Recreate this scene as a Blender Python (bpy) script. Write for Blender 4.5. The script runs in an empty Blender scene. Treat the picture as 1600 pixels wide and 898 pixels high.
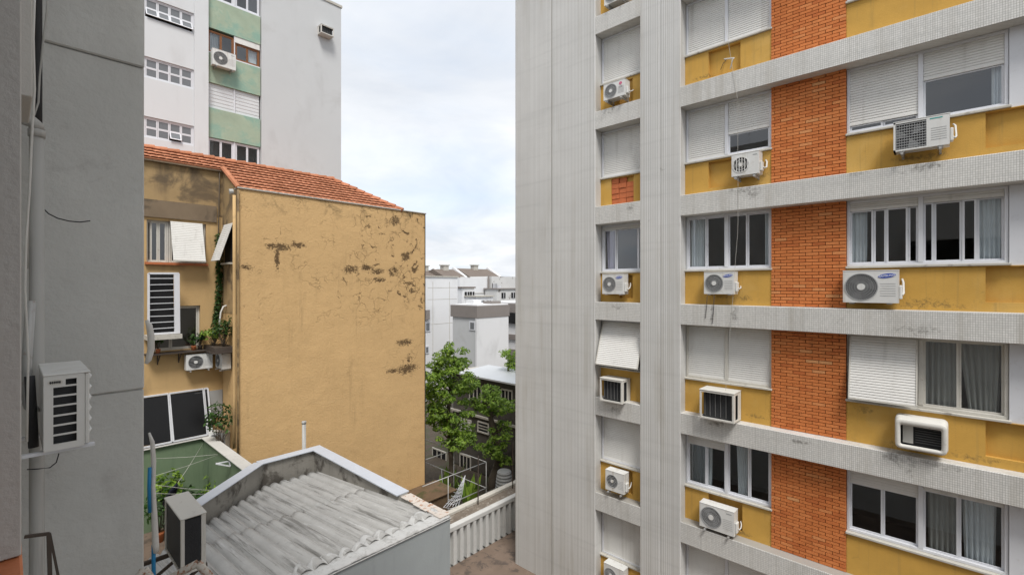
import bpy, bmesh, math, random
from mathutils import Vector, Matrix
random.seed(7)
R = math.radians
scene = bpy.context.scene
C = scene.collection

# ------------------------------------------------------------------ camera
# world axes: X = across the alley (towards the brick block), Y = along the alley, Z = up; lens at the origin
FPX, HY = 729.7, 446.0                       # focal length and horizon in pixels of the 1600 px photograph
BETA = math.atan((1474 - 800) / FPX)         # heading of the lens, measured from X
CB, SB = math.cos(BETA), math.sin(BETA)
cam_d = bpy.data.cameras.new('camera')
cam_d.sensor_width = 36.0
cam_d.sensor_fit = 'HORIZONTAL'
cam_d.lens = FPX / 1600 * 36
cam_d.shift_y = -3 / 1600
cam_d.clip_start = 0.05
cam_d.clip_end = 6000
cam = bpy.data.objects.new('camera', cam_d)
cam.rotation_euler = (R(90), 0, BETA - R(90))
C.objects.link(cam)
scene.camera = cam

# ------------------------------------------------------------------ sky, sun, exposure
SUN_EL, SUN_AZ = R(58), R(-125)              # azimuth of the sun measured from +X towards +Y
world = bpy.data.worlds.new('World')
scene.world = world
world.use_nodes = True
wn, wl = world.node_tree.nodes, world.node_tree.links
wn.clear()
w_out = wn.new('ShaderNodeOutputWorld')
w_bg = wn.new('ShaderNodeBackground')
w_bg.inputs['Strength'].default_value = 0.1
w_sky = wn.new('ShaderNodeTexSky')
w_sky.sky_type = 'NISHITA'
w_sky.sun_disc = False
w_sky.sun_elevation = SUN_EL
w_sky.sun_rotation = R(90) - SUN_AZ
w_sky.air_density = 1.0
w_sky.dust_density = 2.0
w_tc = wn.new('ShaderNodeTexCoord')
w_sep = wn.new('ShaderNodeSeparateXYZ')
wl.new(w_tc.outputs['Generated'], w_sep.inputs[0])
def wmath(op, a, b=None, c=None):
    n = wn.new('ShaderNodeMath'); n.operation = op
    for i, v in enumerate((a, b, c)):
        if v is None: continue
        if isinstance(v, (int, float)): n.inputs[i].default_value = v
        else: wl.new(v, n.inputs[i])
    return n.outputs[0]
w_h = wmath('ADD', wmath('MAXIMUM', w_sep.outputs['Z'], 0.0), 0.16)
w_cmb = wn.new('ShaderNodeCombineXYZ')
wl.new(wmath('DIVIDE', w_sep.outputs['X'], w_h), w_cmb.inputs[0])
wl.new(wmath('DIVIDE', w_sep.outputs['Y'], w_h), w_cmb.inputs[1])
def wnoise(scale, detail, rough, dist):
    n = wn.new('ShaderNodeTexNoise')
    n.inputs['Scale'].default_value = scale; n.inputs['Detail'].default_value = detail
    n.inputs['Roughness'].default_value = rough; n.inputs['Distortion'].default_value = dist
    wl.new(w_cmb.outputs[0], n.inputs['Vector'])
    return n.outputs['Fac']
def wramp(v, stops):
    n = wn.new('ShaderNodeValToRGB')
    wl.new(v, n.inputs[0])
    e = n.color_ramp.elements
    while len(e) < len(stops): e.new(0.5)
    for el, (p, c) in zip(e, stops):
        el.position = p; el.color = (*c, 1)
    return n.outputs['Color']
cover = wramp(wnoise(0.62, 7, 0.55, 0.35), [(0.30, (0.42,)*3), (0.52, (0.93,)*3), (0.70, (1,)*3)])
tone = wramp(wnoise(1.15, 8, 0.56, 0.5), [(0.28, (3.35, 3.52, 3.8)), (0.5, (4.15, 4.25, 4.4)), (0.70, (5.0, 5.02, 5.05))])
thin = wn.new('ShaderNodeMix'); thin.data_type = 'RGBA'; thin.inputs['Factor'].default_value = 0.62
wl.new(w_sky.outputs[0], thin.inputs['A']); thin.inputs['B'].default_value = (3.1, 3.75, 4.6, 1)
w_mix = wn.new('ShaderNodeMix'); w_mix.data_type = 'RGBA'
wl.new(cover, w_mix.inputs['Factor']); wl.new(thin.outputs['Result'], w_mix.inputs['A']); wl.new(tone, w_mix.inputs['B'])
wl.new(w_mix.outputs['Result'], w_bg.inputs['Color'])
wl.new(w_bg.outputs[0], w_out.inputs[0])

sun_d = bpy.data.lights.new('sun', 'SUN')
sun_d.energy = 1.5
sun_d.angle = R(18)
sun_d.color = (1.0, 0.965, 0.92)
sun = bpy.data.objects.new('sun', sun_d)
sdir = Vector((math.cos(SUN_EL) * math.cos(SUN_AZ), math.cos(SUN_EL) * math.sin(SUN_AZ), math.sin(SUN_EL)))
sun.rotation_euler = sdir.to_track_quat('Z', 'Y').to_euler()
sun.location = sdir * 60
C.objects.link(sun)
vs = scene.view_settings
vs.view_transform = 'Standard'; vs.look = 'None'; vs.exposure = 1.2; vs.gamma = 1.0; vs.use_curve_mapping = False
scene.cycles.use_denoising = True
scene.cycles.max_bounces = 8
scene.cycles.transparent_max_bounces = 12

# ------------------------------------------------------------------ survey helpers: a sight line met with a real plane
def P(px, py, X=None, Y=None, Z=None):
    u, v = (px - 800) / FPX, -(py - HY) / FPX
    dx, dy, dz = CB + u * SB, SB - u * CB, v
    t = X / dx if X is not None else (Y / dy if Y is not None else Z / dz)
    return Vector((dx * t, dy * t, dz * t))

# ------------------------------------------------------------------ mesh builder
class MB:
    def __init__(s): s.v, s.f = [], []
    def poly(s, pts):
        n = len(s.v); s.v += [tuple(p) for p in pts]; s.f.append(tuple(range(n, n + len(pts)))); return s
    def hexa(s, p):                           # p: 8 corners, bottom ring then top ring
        n = len(s.v); s.v += [tuple(q) for q in p]
        for q in ((3,2,1,0), (4,5,6,7), (0,1,5,4), (1,2,6,5), (2,3,7,6), (3,0,4,7)): s.f.append(tuple(n + i for i in q))
        return s
    def box(s, x0, x1, y0, y1, z0, z1):
        x0, x1 = sorted((x0, x1)); y0, y1 = sorted((y0, y1)); z0, z1 = sorted((z0, z1))
        return s.hexa([(x0,y0,z0),(x1,y0,z0),(x1,y1,z0),(x0,y1,z0),(x0,y0,z1),(x1,y0,z1),(x1,y1,z1),(x0,y1,z1)])
    def bar(s, p, q, w, h=None, up=(0,0,1)):  # square bar from p to q
        p, q = Vector(p), Vector(q); h = h or w
        d = (q - p).normalized(); up = Vector(up)
        if abs(d.dot(up)) > 0.98: up = Vector((1,0,0))
        a = d.cross(up).normalized() * (w / 2); b = a.cross(d).normalized() * (h / 2)
        return s.hexa([p-a-b, p+a-b, q+a-b, q-a-b, p-a+b, p+a+b, q+a+b, q-a+b])
    def tube(s, pts, r, n=8, cap=True):
        pts = [Vector(p) for p in pts]; m = len(pts)
        rr = r if isinstance(r, (list, tuple)) else [r] * m
        base = len(s.v); ref = None
        for i, p in enumerate(pts):
            d = (pts[min(i+1, m-1)] - pts[max(i-1, 0)])
            d = d.normalized() if d.length > 1e-9 else Vector((0,0,1))
            if ref is None:
                ref = Vector((0,0,1)) if abs(d.z) < 0.9 else Vector((1,0,0))
            a = d.cross(ref)
            if a.length < 1e-4: a = d.cross(Vector((0,1,0)))
            a.normalize(); b = d.cross(a).normalized(); ref = b.cross(d) if False else ref
            for k in range(n):
                t = 2 * math.pi * k / n
                s.v.append(tuple(p + (a * math.cos(t) + b * math.sin(t)) * rr[i]))
        for i in range(m - 1):
            for k in range(n):
                s.f.append((base+i*n+k, base+i*n+(k+1)%n, base+(i+1)*n+(k+1)%n, base+(i+1)*n+k))
        if cap:
            s.f.append(tuple(base + k for k in reversed(range(n)))); s.f.append(tuple(base + (m-1)*n + k for k in range(n)))
        return s
    def prism(s, pts, vec):
        pts = [Vector(p) for p in pts]; vec = Vector(vec); n = len(s.v); m = len(pts)
        s.v += [tuple(p) for p in pts] + [tuple(p + vec) for p in pts]
        s.f.append(tuple(n + i for i in reversed(range(m)))); s.f.append(tuple(n + m + i for i in range(m)))
        for i in range(m): s.f.append((n+i, n+(i+1)%m, n+m+(i+1)%m, n+m+i))
        return s
    def grid(s, fn, nu, nv, closed=False):
        n = len(s.v)
        for i in range(nu + 1):
            for j in range(nv + 1): s.v.append(tuple(fn(i / nu, j / nv)))
        for i in range(nu):
            for j in range(nv):
                a = n + i*(nv+1) + j
                s.f.append((a, a + nv + 1, a + nv + 2, a + 1))
        return s
    def mesh(s, name, recalc=True):
        me = bpy.data.meshes.new(name); me.from_pydata(s.v, [], s.f); me.update()
        if recalc:
            bm = bmesh.new(); bm.from_mesh(me); bmesh.ops.recalc_face_normals(bm, faces=bm.faces); bm.to_mesh(me); bm.free()
        return me
    def build(s, name, mat, parent=None, smooth=False, bevel=0, solid=0, recalc=True, seg=1):
        me = s.mesh(name, recalc)
        return link(name, me, mat, parent, smooth, bevel, solid, seg)

def link(name, me, mat, parent=None, smooth=False, bevel=0, solid=0, seg=1):
    o = bpy.data.objects.new(name, me)
    if mat is not None and not me.materials: me.materials.append(mat)
    C.objects.link(o)
    if smooth:
        me.polygons.foreach_set('use_smooth', [True] * len(me.polygons))
    if solid:
        m = o.modifiers.new('thickness', 'SOLIDIFY'); m.thickness = solid; m.offset = 0
    if bevel:
        m = o.modifiers.new('edges', 'BEVEL'); m.width = bevel; m.segments = seg; m.limit_method = 'ANGLE'; m.angle_limit = R(40)
        m.harden_normals = False
    if parent is not None:
        o.parent = parent
        if parent.get('_world'): o.matrix_parent_inverse = Matrix.Translation(-Vector(parent.location))
    return o

def thing(name, label, cat, loc=(0,0,0), rotz=0, group=None, local=False):
    """an Empty at the thing's base; local=False: parts are given in world metres"""
    o = bpy.data.objects.new(name, None); o.empty_display_size = 0.2
    C.objects.link(o); o.location = loc; o.rotation_euler = (0, 0, rotz)
    o['label'] = label; o['category'] = cat
    if group: o['group'] = group
    if not local: o['_world'] = 1
    return o
def tag(o, label, cat, group=None):
    o['label'] = label; o['category'] = cat
    if group: o['group'] = group
    return o
def struct(o): o['kind'] = 'structure'; return o
def stuff(o): o['kind'] = 'stuff'; return o

# ------------------------------------------------------------------ materials
class NT:
    def __init__(s, name):
        s.m = bpy.data.materials.new(name); s.m.use_nodes = True
        s.t = s.m.node_tree; s.n, s.l = s.t.nodes, s.t.links
        s.n.clear()
        s.out = s.n.new('ShaderNodeOutputMaterial')
        s.b = s.n.new('ShaderNodeBsdfPrincipled'); s.l.new(s.b.outputs[0], s.out.inputs[0])
        s.pos = s.n.new('ShaderNodeNewGeometry').outputs['Position']
    def put(s, sock, v):
        if isinstance(v, bpy.types.NodeSocket): s.l.new(v, sock)
        elif isinstance(v, (tuple, list)): sock.default_value = (*v, 1) if len(v) == 3 and len(sock.default_value) == 4 else v
        else: sock.default_value = v
    def math(s, op, a, b=0.0, c=0.0, clamp=False):
        n = s.n.new('ShaderNodeMath'); n.operation = op; n.use_clamp = clamp
        for i, v in enumerate((a, b, c)): s.put(n.inputs[i], v)
        return n.outputs[0]
    def mapping(s, scale=(1,1,1), loc=(0,0,0), vec=None):
        n = s.n.new('ShaderNodeMapping'); n.inputs['Scale'].default_value = scale; n.inputs['Location'].default_value = loc
        s.l.new(vec or s.pos, n.inputs['Vector']); return n.outputs[0]
    def noise(s, scale, detail=4, rough=0.55, dist=0, vec=None):
        n = s.n.new('ShaderNodeTexNoise'); n.inputs['Scale'].default_value = scale; n.inputs['Detail'].default_value = detail
        n.inputs['Roughness'].default_value = rough; n.inputs['Distortion'].default_value = dist
        s.l.new(vec or s.pos, n.inputs['Vector']); return n.outputs['Fac']
    def step(s, v, lo, hi):
        n = s.n.new('ShaderNodeMapRange'); n.interpolation_type = 'SMOOTHSTEP'
        s.put(n.inputs['Value'], v); n.inputs['From Min'].default_value = lo; n.inputs['From Max'].default_value = hi
        return n.outputs[0]
    def mix(s, f, a, b, mode='MIX'):
        n = s.n.new('ShaderNodeMix'); n.data_type = 'RGBA'; n.blend_type = mode
        s.put(n.inputs['Factor'], f); s.put(n.inputs['A'], a); s.put(n.inputs['B'], b); return n.outputs['Result']
    def bright(s, col, v):                    # colour times a value
        n = s.n.new('ShaderNodeVectorMath'); n.operation = 'SCALE'
        s.put(n.inputs[0], col if isinstance(col, bpy.types.NodeSocket) else tuple(col)); s.put(n.inputs['Scale'], v); return n.outputs[0]
    def xyz(s):
        n = s.n.new('ShaderNodeSeparateXYZ'); s.l.new(s.pos, n.inputs[0]); return n.outputs
    def bump(s, h, strength=0.3, dist=0.01):
        n = s.n.new('ShaderNodeBump'); n.inputs['Strength'].default_value = strength; n.inputs['Distance'].default_value = dist
        s.l.new(h, n.inputs['Height']); s.l.new(n.outputs[0], s.b.inputs['Normal'])
    def done(s, col, rough=0.8, metal=0.0, spec=None):
        s.put(s.b.inputs['Base Color'], col); s.put(s.b.inputs['Roughness'], rough); s.put(s.b.inputs['Metallic'], metal)
        if spec is not None: s.b.inputs['Specular IOR Level'].default_value = spec
        return s.m

def plaster(name, col, rough=0.85, var=0.18, scale=1.2, bump=0.25, bscale=30, stain=None, streak=None, grime=None, spec=0.3, metal=0.0, bdist=0.01):
    """a worn surface: col, uneven tone, fine relief; stain=(colour, lo, hi, scale); streak=(colour, amount, xyscale)"""
    t = NT(name)
    v = t.math('ADD', t.math('MULTIPLY', t.math('SUBTRACT', t.noise(scale, 6, 0.6), 0.5), 2 * var), 1.0)
    c = t.bright(col, v)
    if streak:
        sc = streak[2]
        f = t.step(t.noise(1.0, 5, 0.6, 0.3, t.mapping((sc, sc, 0.22))), 0.5, 0.75)
        f2 = t.math('MULTIPLY', f, t.math('MULTIPLY', t.step(t.noise(0.7, 3), 0.35, 0.65), streak[1]))
        c = t.mix(f2, c, streak[0])
    if stain:
        f = t.step(t.noise(stain[3], 7, 0.65, 0.4), stain[1], stain[2])
        c = t.mix(t.math('MULTIPLY', f, stain[4] if len(stain) > 4 else 1.0), c, stain[0])
    if grime:
        f = t.step(t.noise(grime[2], 5, 0.7), 0.55, 0.8)
        c = t.mix(t.math('MULTIPLY', f, grime[1]), c, grime[0])
    t.bump(t.math('ADD', t.noise(bscale, 5, 0.6), t.math('MULTIPLY', t.noise(bscale / 9, 3), 1.5)), bump, bdist)
    rr = t.math('ADD', t.math('MULTIPLY', t.noise(scale * 5, 3), 0.16), rough - 0.08)
    return t.done(c, rr, metal, spec)

M = {}
def spots(t, a, b, pts, freq=11.0, weight=0.30, lo=0.66, hi=0.94):
    """ragged marks of their own round given places; a, b are two position sockets, pts = (a, b, ra, rb)"""
    m_ = None
    for pa, pb, ra, rb in pts:
        da = t.math('DIVIDE', t.math('SUBTRACT', a, pa), ra); db = t.math('DIVIDE', t.math('SUBTRACT', b, pb), rb)
        dd = t.math('SQRT', t.math('ADD', t.math('MULTIPLY', da, da), t.math('MULTIPLY', db, db)))
        m = t.math('SUBTRACT', 1.0, t.step(dd, 0.0, 1.6)); m_ = m if m_ is None else t.math('MAXIMUM', m_, m)
    n = t.noise(freq, 8, 0.72, 0.6)
    return t.step(t.math('ADD', t.math('MULTIPLY', m_, weight), n), lo, hi)
DF = 11.6
def at_face(px, py, ra, rb, X=DF):
    p = P(px, py, X=X); return (p.y, p.z, ra, rb)
def mosaic(name, bw, bh_, mort, c1=(0.66, 0.65, 0.62), c2=(0.575, 0.57, 0.545)):
    t = NT(name)
    x, y, z = t.xyz()
    cm = t.n.new('ShaderNodeCombineXYZ'); t.l.new(t.math('ADD', y, x), cm.inputs[0]); t.l.new(t.math('ADD', z, 40.0), cm.inputs[1])
    bk = t.n.new('ShaderNodeTexBrick')
    bk.offset = 0.0; bk.squash = 1.0
    t.l.new(cm.outputs[0], bk.inputs['Vector'])
    for k, v in (('Scale', 1.0), ('Mortar Size', mort), ('Mortar Smooth', 0.3), ('Brick Width', bw), ('Row Height', bh_), ('Bias', 0.0)): bk.inputs[k].default_value = v
    bk.inputs['Color1'].default_value = (*c1, 1); bk.inputs['Color2'].default_value = (*c2, 1)
    bk.inputs['Mortar'].default_value = (0.33, 0.32, 0.295, 1)
    v = t.math('ADD', t.math('MULTIPLY', t.math('SUBTRACT', t.noise(0.55, 6, 0.6), 0.5), 0.34), 1.0)
    c = t.bright(bk.outputs['Color'], v)
    f = t.step(t.noise(1.0, 6, 0.62, 0.4, t.mapping((3.6, 3.6, 0.16))), 0.46, 0.74)
    f = t.math('MULTIPLY', f, t.step(t.noise(0.5, 3), 0.3, 0.7))
    c = t.mix(t.math('MULTIPLY', f, 0.62), c, (0.35, 0.325, 0.275))
    f = t.step(t.noise(1.0, 4, 0.5, 0.1, t.mapping((17, 17, 0.05))), 0.52, 0.72)
    c = t.mix(t.math('MULTIPLY', f, 0.30), c, (0.36, 0.345, 0.31))
    f = t.step(t.noise(2.3, 7, 0.7, 0.6), 0.66, 0.78)
    c = t.mix(t.math('MULTIPLY', f, 0.55), c, (0.17, 0.16, 0.14))
    f = t.step(t.noise(1.0, 3, 0.5, 0.2, t.mapping((0.25, 0.25, 5.5))), 0.5, 0.8)
    c = t.mix(t.math('MULTIPLY', f, 0.16), c, (0.25, 0.25, 0.24))
    sp = spots(t, y, z, [at_face(*q) for q in ((1160, 297, .40, .16), (1175, 302, .25, .2), (1148, 490, .12, .36), (1112, 492, .08, .3), (1430, 515, .45, .16), (1398, 712, .25, .3), (1422, 722, .12, .34), (1470, 728, .5, .1), (985, 326, .18, .2), (1340, 270, .35, .12), (1440, 262, .5, .12), (1290, 668, .3, .07), (955, 168, .3, .3), (1250, 690, .4, .06), (1120, 662, .4, .1), (965, 480, .3, .12), (960, 640, .4, .12))])
    c = t.mix(t.math('MULTIPLY', sp, 0.7), c, (0.115, 0.105, 0.09))
    t.bump(t.math('SUBTRACT', 1.0, bk.outputs['Fac']), 0.5, 0.004)
    return t.done(c, 0.55, 0, 0.4)
M['mosaic'] = mosaic('grey glass mosaic', 0.033, 0.042, 0.0032)
M['ribbed'] = mosaic('grey ribbed cladding', 0.052, 90.0, 0.0065, (0.60, 0.597, 0.58), (0.575, 0.572, 0.556))

def painted_yellow():
    t = NT('ochre painted render')
    v = t.math('ADD', t.math('MULTIPLY', t.math('SUBTRACT', t.noise(1.6, 6, 0.6), 0.5), 0.4), 1.0)
    c = t.bright((0.53, 0.31, 0.07), v)
    f = t.step(t.noise(5, 7, 0.7, 0.5), 0.62, 0.75)
    c = t.mix(t.math('MULTIPLY', f, 0.5), c, (0.26, 0.17, 0.05))
    f = t.step(t.noise(1.0, 5, 0.6, 0.3, t.mapping((6, 6, 0.5))), 0.58, 0.8)
    c = t.mix(t.math('MULTIPLY', f, 0.35), c, (0.33, 0.23, 0.09))
    x, y, z = t.xyz()
    f = t.step(t.noise(0.9, 5, 0.6, 0.4), 0.5, 0.72); c = t.mix(t.math('MULTIPLY', f, 0.4), c, (0.60, 0.41, 0.15))
    f = t.step(t.noise(1.0, 4, 0.6, 0.2, t.mapping((14, 14, 0.5))), 0.55, 0.75); c = t.mix(t.math('MULTIPLY', f, 0.35), c, (0.30, 0.20, 0.07))
    sp = spots(t, y, z, [at_face(px, py, a, b, DF + .3) for px, py, a, b in ((1440, 474, .55, .16), (1480, 478, .4, .1), (1165, 466, .35, .10), (1130, 464, .3, .08), (1525, 716, .5, .1), (1420, 700, .5, .12), (1190, 275, .25, .1), (1440, 245, .6, .1), (960, 160, .3, .1), (1100, 120, .4, .08), (1345, 200, .3, .08), (1180, 650, .3, .08), (1160, 832, .3, .1), (1350, 640, .2, .1))], 14)
    c = t.mix(t.math('MULTIPLY', sp, 0.75), c, (0.115, 0.085, 0.04))
    t.bump(t.noise(45, 5, 0.7), 0.4, 0.01)
    return t.done(c, 0.85, 0, 0.25)
M['ochre'] = painted_yellow()

def brick_mat():
    t = NT('orange facing brick')
    oi = t.n.new('ShaderNodeObjectInfo').outputs['Random']
    ge = t.n.new('ShaderNodeNewGeometry').outputs['Random Per Island']
    r = t.math('FRACT', t.math('ADD', t.math('MULTIPLY', oi, 7.31), ge))
    rp = t.n.new('ShaderNodeValToRGB'); t.l.new(r, rp.inputs[0])
    e = rp.color_ramp.elements
    for _ in range(4): e.new(0.5)
    for el, (p, c) in zip(e, [(0, (0.47, 0.135, 0.04)), (0.2, (0.54, 0.17, 0.05)), (0.6, (0.58, 0.19, 0.058)), (0.93, (0.60, 0.21, 0.068)), (0.99, (0.62, 0.26, 0.10)), (1, (0.63, 0.34, 0.15))]):
        el.position = p; el.color = (*c, 1)
    v = t.math('ADD', t.math('MULTIPLY', t.math('SUBTRACT', t.noise(14, 5, 0.65), 0.5), 0.5), 1.0)
    v = t.math('MULTIPLY', v, t.math('ADD', t.math('MULTIPLY', t.noise(0.8, 4), 0.4), 0.8))
    c = t.bright(rp.outputs['Color'], v)
    f = t.step(t.noise(2.6, 7, 0.7, 0.5), 0.6, 0.76); c = t.mix(t.math('MULTIPLY', f, 0.45), c, (0.17, 0.075, 0.04))
    t.bump(t.noise(60, 4, 0.7), 0.5, 0.006)
    return t.done(c, 0.85, 0, 0.25)
M['brick'] = brick_mat()
M['mortar'] = plaster('brick mortar', (0.24, 0.10, 0.05), bscale=70)
M['white_frame'] = plaster('white painted aluminium', (0.66, 0.67, 0.70), rough=0.45, var=0.06, bump=0.05, grime=((0.35, 0.33, 0.30), 0.35, 9))
M['old_frame'] = plaster('weathered cream window paint', (0.55, 0.53, 0.48), rough=0.6, var=0.14, bump=0.15, grime=((0.25, 0.2, 0.15), 0.6, 12))
M['shutter'] = plaster('off white roller slats', (0.69, 0.68, 0.65), rough=0.55, var=0.10, bump=0.06, streak=((0.36, 0.34, 0.30), 0.45, 5), grime=((0.38, 0.36, 0.32), 0.35, 4))
M['sill'] = plaster('grey cream stone sill', (0.48, 0.46, 0.41), var=0.2, stain=((0.16, 0.14, 0.12), 0.56, 0.72, 5, 0.7))
M['grey_wall'] = plaster('grey painted render', (0.53, 0.535, 0.515), var=0.20, scale=0.9, bump=0.7, bscale=16, streak=((0.40, 0.40, 0.38), 0.5, 2.5), stain=((0.42, 0.415, 0.40), 0.6, 0.7, 2.2, 0.6), bdist=0.012)
M['near_wall'] = plaster('warm grey fine render', (0.48, 0.465, 0.44), var=0.08, bump=0.25, bscale=60)
M['ac_white'] = plaster('white enamelled sheet metal', (0.64, 0.64, 0.62), rough=0.4, var=0.10, bump=0.03, streak=((0.40, 0.35, 0.27), 0.6, 7), grime=((0.33, 0.29, 0.23), 0.55, 6), spec=0.5)
M['ac_old'] = plaster('yellowed rusty white sheet metal', (0.60, 0.585, 0.54), rough=0.5, var=0.12, bump=0.06, stain=((0.22, 0.13, 0.07), 0.64, 0.74, 9, 0.8), grime=((0.3, 0.28, 0.24), 0.5, 8), spec=0.4)
M['ac_dark'] = plaster('dark condenser fins', (0.035, 0.036, 0.038), rough=0.6, var=0.3, scale=20, bump=0.1)
M['grille'] = plaster('grey plastic grille', (0.33, 0.335, 0.335), rough=0.5, var=0.1, bump=0.02)
M['steel'] = plaster('galvanised steel', (0.42, 0.42, 0.41), rough=0.5, var=0.2, metal=0.4, grime=((0.25, 0.14, 0.07), 0.7, 10))
M['dark_steel'] = plaster('dark rusty iron', (0.07, 0.055, 0.045), rough=0.7, var=0.3, bump=0.2)
M['rust'] = plaster('rusted white pipe paint', (0.50, 0.47, 0.42), rough=0.7, var=0.15, stain=((0.28, 0.11, 0.045), 0.5, 0.62, 22, 0.95))
M['rust_dark'] = plaster('dark rust', (0.13, 0.035, 0.015), rough=0.9, var=0.3, scale=20)
M['hose_white'] = plaster('white wrapped hose', (0.60, 0.59, 0.56), rough=0.7, var=0.15, bump=0.3, bscale=40, grime=((0.35, 0.33, 0.3), 0.5, 10))
M['hose_blue'] = plaster('blue plastic hose', (0.02, 0.20, 0.42), rough=0.4, var=0.1)
M['cable'] = plaster('black cable rubber', (0.03, 0.03, 0.032), rough=0.6)
M['cord'] = plaster('pale nylon cord', (0.46, 0.45, 0.41), rough=0.7)
M['logo_blue'] = plaster('blue badge print', (0.012, 0.055, 0.36), rough=0.4, var=0.05, bump=0.0)
M['logo_white'] = plaster('white badge lettering', (0.75, 0.77, 0.8), rough=0.4, var=0.02, bump=0.0)
M['logo_pink'] = plaster('crimson badge print', (0.52, 0.02, 0.12), rough=0.4, var=0.05, bump=0.0)
M['logo_grey'] = plaster('grey badge lettering', (0.2, 0.2, 0.21), rough=0.4, var=0.02, bump=0.0)
M['logo_teal'] = plaster('teal badge print', (0.05, 0.33, 0.30), rough=0.4, var=0.02, bump=0.0)
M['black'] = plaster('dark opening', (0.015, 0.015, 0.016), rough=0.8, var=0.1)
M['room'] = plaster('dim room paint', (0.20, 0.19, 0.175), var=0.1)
M['curtain_white'] = plaster('white net curtain', (0.74, 0.76, 0.79), rough=0.9, var=0.08, bump=0.05)
M['curtain_grey'] = plaster('grey cloth curtain', (0.36, 0.35, 0.33), rough=0.9, var=0.1, bump=0.05)
M['curtain_lilac'] = plaster('lilac cloth curtain', (0.46, 0.42, 0.56), rough=0.9, var=0.08, bump=0.05)
M['terracotta'] = plaster('terracotta sill tile', (0.46, 0.15, 0.06), rough=0.6, var=0.25, scale=12, stain=((0.25, 0.12, 0.07), 0.55, 0.7, 14, 0.7))
M['raw_brick'] = plaster('raw hollow brick', (0.50, 0.15, 0.06), var=0.3, scale=12, bump=0.6, bscale=25)

def glass(name='window glass', tint=(0.80, 0.84, 0.84), rough=0.015):
    t = NT(name); t.n.remove(t.b)
    fr = t.n.new('ShaderNodeFresnel'); fr.inputs['IOR'].default_value = 1.52
    f = t.math('ADD', t.math('MULTIPLY', fr.outputs[0], 1.9), 0.015, clamp=True)
    a = t.n.new('ShaderNodeBsdfTransparent'); a.inputs[0].default_value = (*tint, 1)
    g = t.n.new('ShaderNodeBsdfGlossy'); g.inputs['Roughness'].default_value = rough; g.inputs[0].default_value = (0.95, 0.97, 1, 1)
    m = t.n.new('ShaderNodeMixShader'); t.l.new(f, m.inputs[0]); t.l.new(a.outputs[0], m.inputs[1]); t.l.new(g.outputs[0], m.inputs[2])
    t.l.new(m.outputs[0], t.out.inputs[0]); return t.m
M['glass'] = glass()
M['glass_dark'] = glass('tinted window glass', (0.35, 0.37, 0.37), 0.02)
M['glass_frost'] = plaster('wired frosted glass', (0.15, 0.16, 0.17), rough=0.3, var=0.15, scale=4, bump=0.1, spec=0.6)

# ------------------------------------------------------------------ small builders shared by several things
def text_mesh(body, size, name):
    cu = bpy.data.curves.new(name, 'FONT'); cu.body = body; cu.size = size; cu.align_x = 'CENTER'; cu.align_y = 'CENTER'; cu.extrude = 0.0006; cu.offset = size * 0.012
    ob = bpy.data.objects.new(name, cu); C.objects.link(ob)
    dg = bpy.context.evaluated_depsgraph_get()
    me = bpy.data.meshes.new_from_object(ob.evaluated_get(dg))
    bpy.data.objects.remove(ob); me.name = name; me.materials.clear()
    return me
def text_part(body, size, x, z, y, mat, parent, rot=0.0, sx=1.0):
    """flat lettering on a face that looks along local -Y"""
    me = text_mesh(body, size, 'lettering')
    m = Matrix.Translation((x, y, z)) @ Matrix.Rotation(rot, 4, 'Y') @ Matrix.Rotation(R(90), 4, 'X') @ Matrix.Diagonal((sx, 1, 1, 1))
    me.transform(m)
    return link('lettering', me, mat, parent)
# ------------------------------------------------------------------ air conditioners
M['ac_fin'] = plaster('dull condenser louvers', (0.13, 0.13, 0.128), rough=0.6, var=0.2, scale=10)
def plate_with_hole(mb, x0, x1, z0, z1, cx, cz, r, y, n=40):
    angs = sorted([2 * math.pi * i / n for i in range(n)] + [math.atan2(z - cz, x - cx) % (2 * math.pi) for x in (x0, x1) for z in (z0, z1)])
    def rim(a):
        c, s_ = math.cos(a), math.sin(a); t = 1e9
        if c > 1e-9: t = min(t, (x1 - cx) / c)
        if c < -1e-9: t = min(t, (x0 - cx) / c)
        if s_ > 1e-9: t = min(t, (z1 - cz) / s_)
        if s_ < -1e-9: t = min(t, (z0 - cz) / s_)
        return (cx + c * t, y, cz + s_ * t)
    b = len(mb.v); m = len(angs)
    for a in angs: mb.v.append(rim(a))
    for a in angs: mb.v.append((cx + r * math.cos(a), y, cz + r * math.sin(a)))
    for a in angs: mb.v.append((cx + r * math.cos(a), y + 0.035, cz + r * math.sin(a)))
    for i in range(m):
        j = (i + 1) % m
        mb.f.append((b+i, b+j, b+m+j, b+m+i)); mb.f.append((b+m+i, b+m+j, b+2*m+j, b+2*m+i))
def disk(mb, cx, cz, r, y, n=24):
    mb.poly([(cx + r * math.cos(2*math.pi*i/n), y, cz + r * math.sin(2*math.pi*i/n)) for i in range(n)])
def ring(mb, cx, cz, r, y, t, n=36):
    b = len(mb.v)
    for i in range(n):
        a = 2 * math.pi * i / n; c, s_ = math.cos(a), math.sin(a)
        for rr, yy in ((r - t, y), (r + t, y), (r + t, y + 2*t), (r - t, y + 2*t)): mb.v.append((cx + rr*c, yy, cz + rr*s_))
    for i in range(n):
        j = (i + 1) % n
        for k in range(4): mb.f.append((b+4*i+k, b+4*i+(k+1)%4, b+4*j+(k+1)%4, b+4*j+k))

def wall_bracket(root, w, dep, h, off, zb=0.0, mat='steel', spread=0.34):
    for s in (-1, 1):
        x = s * w * spread
        b = MB()
        b.box(x - .018, x + .018, off - 0.008, off - .001, zb - .06, zb + h * .62)
        b.box(x - .018, x + .018, -dep - .05, off - .009, zb - .045, zb - .006)
        b.build('bracket', M[mat], root)

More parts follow.
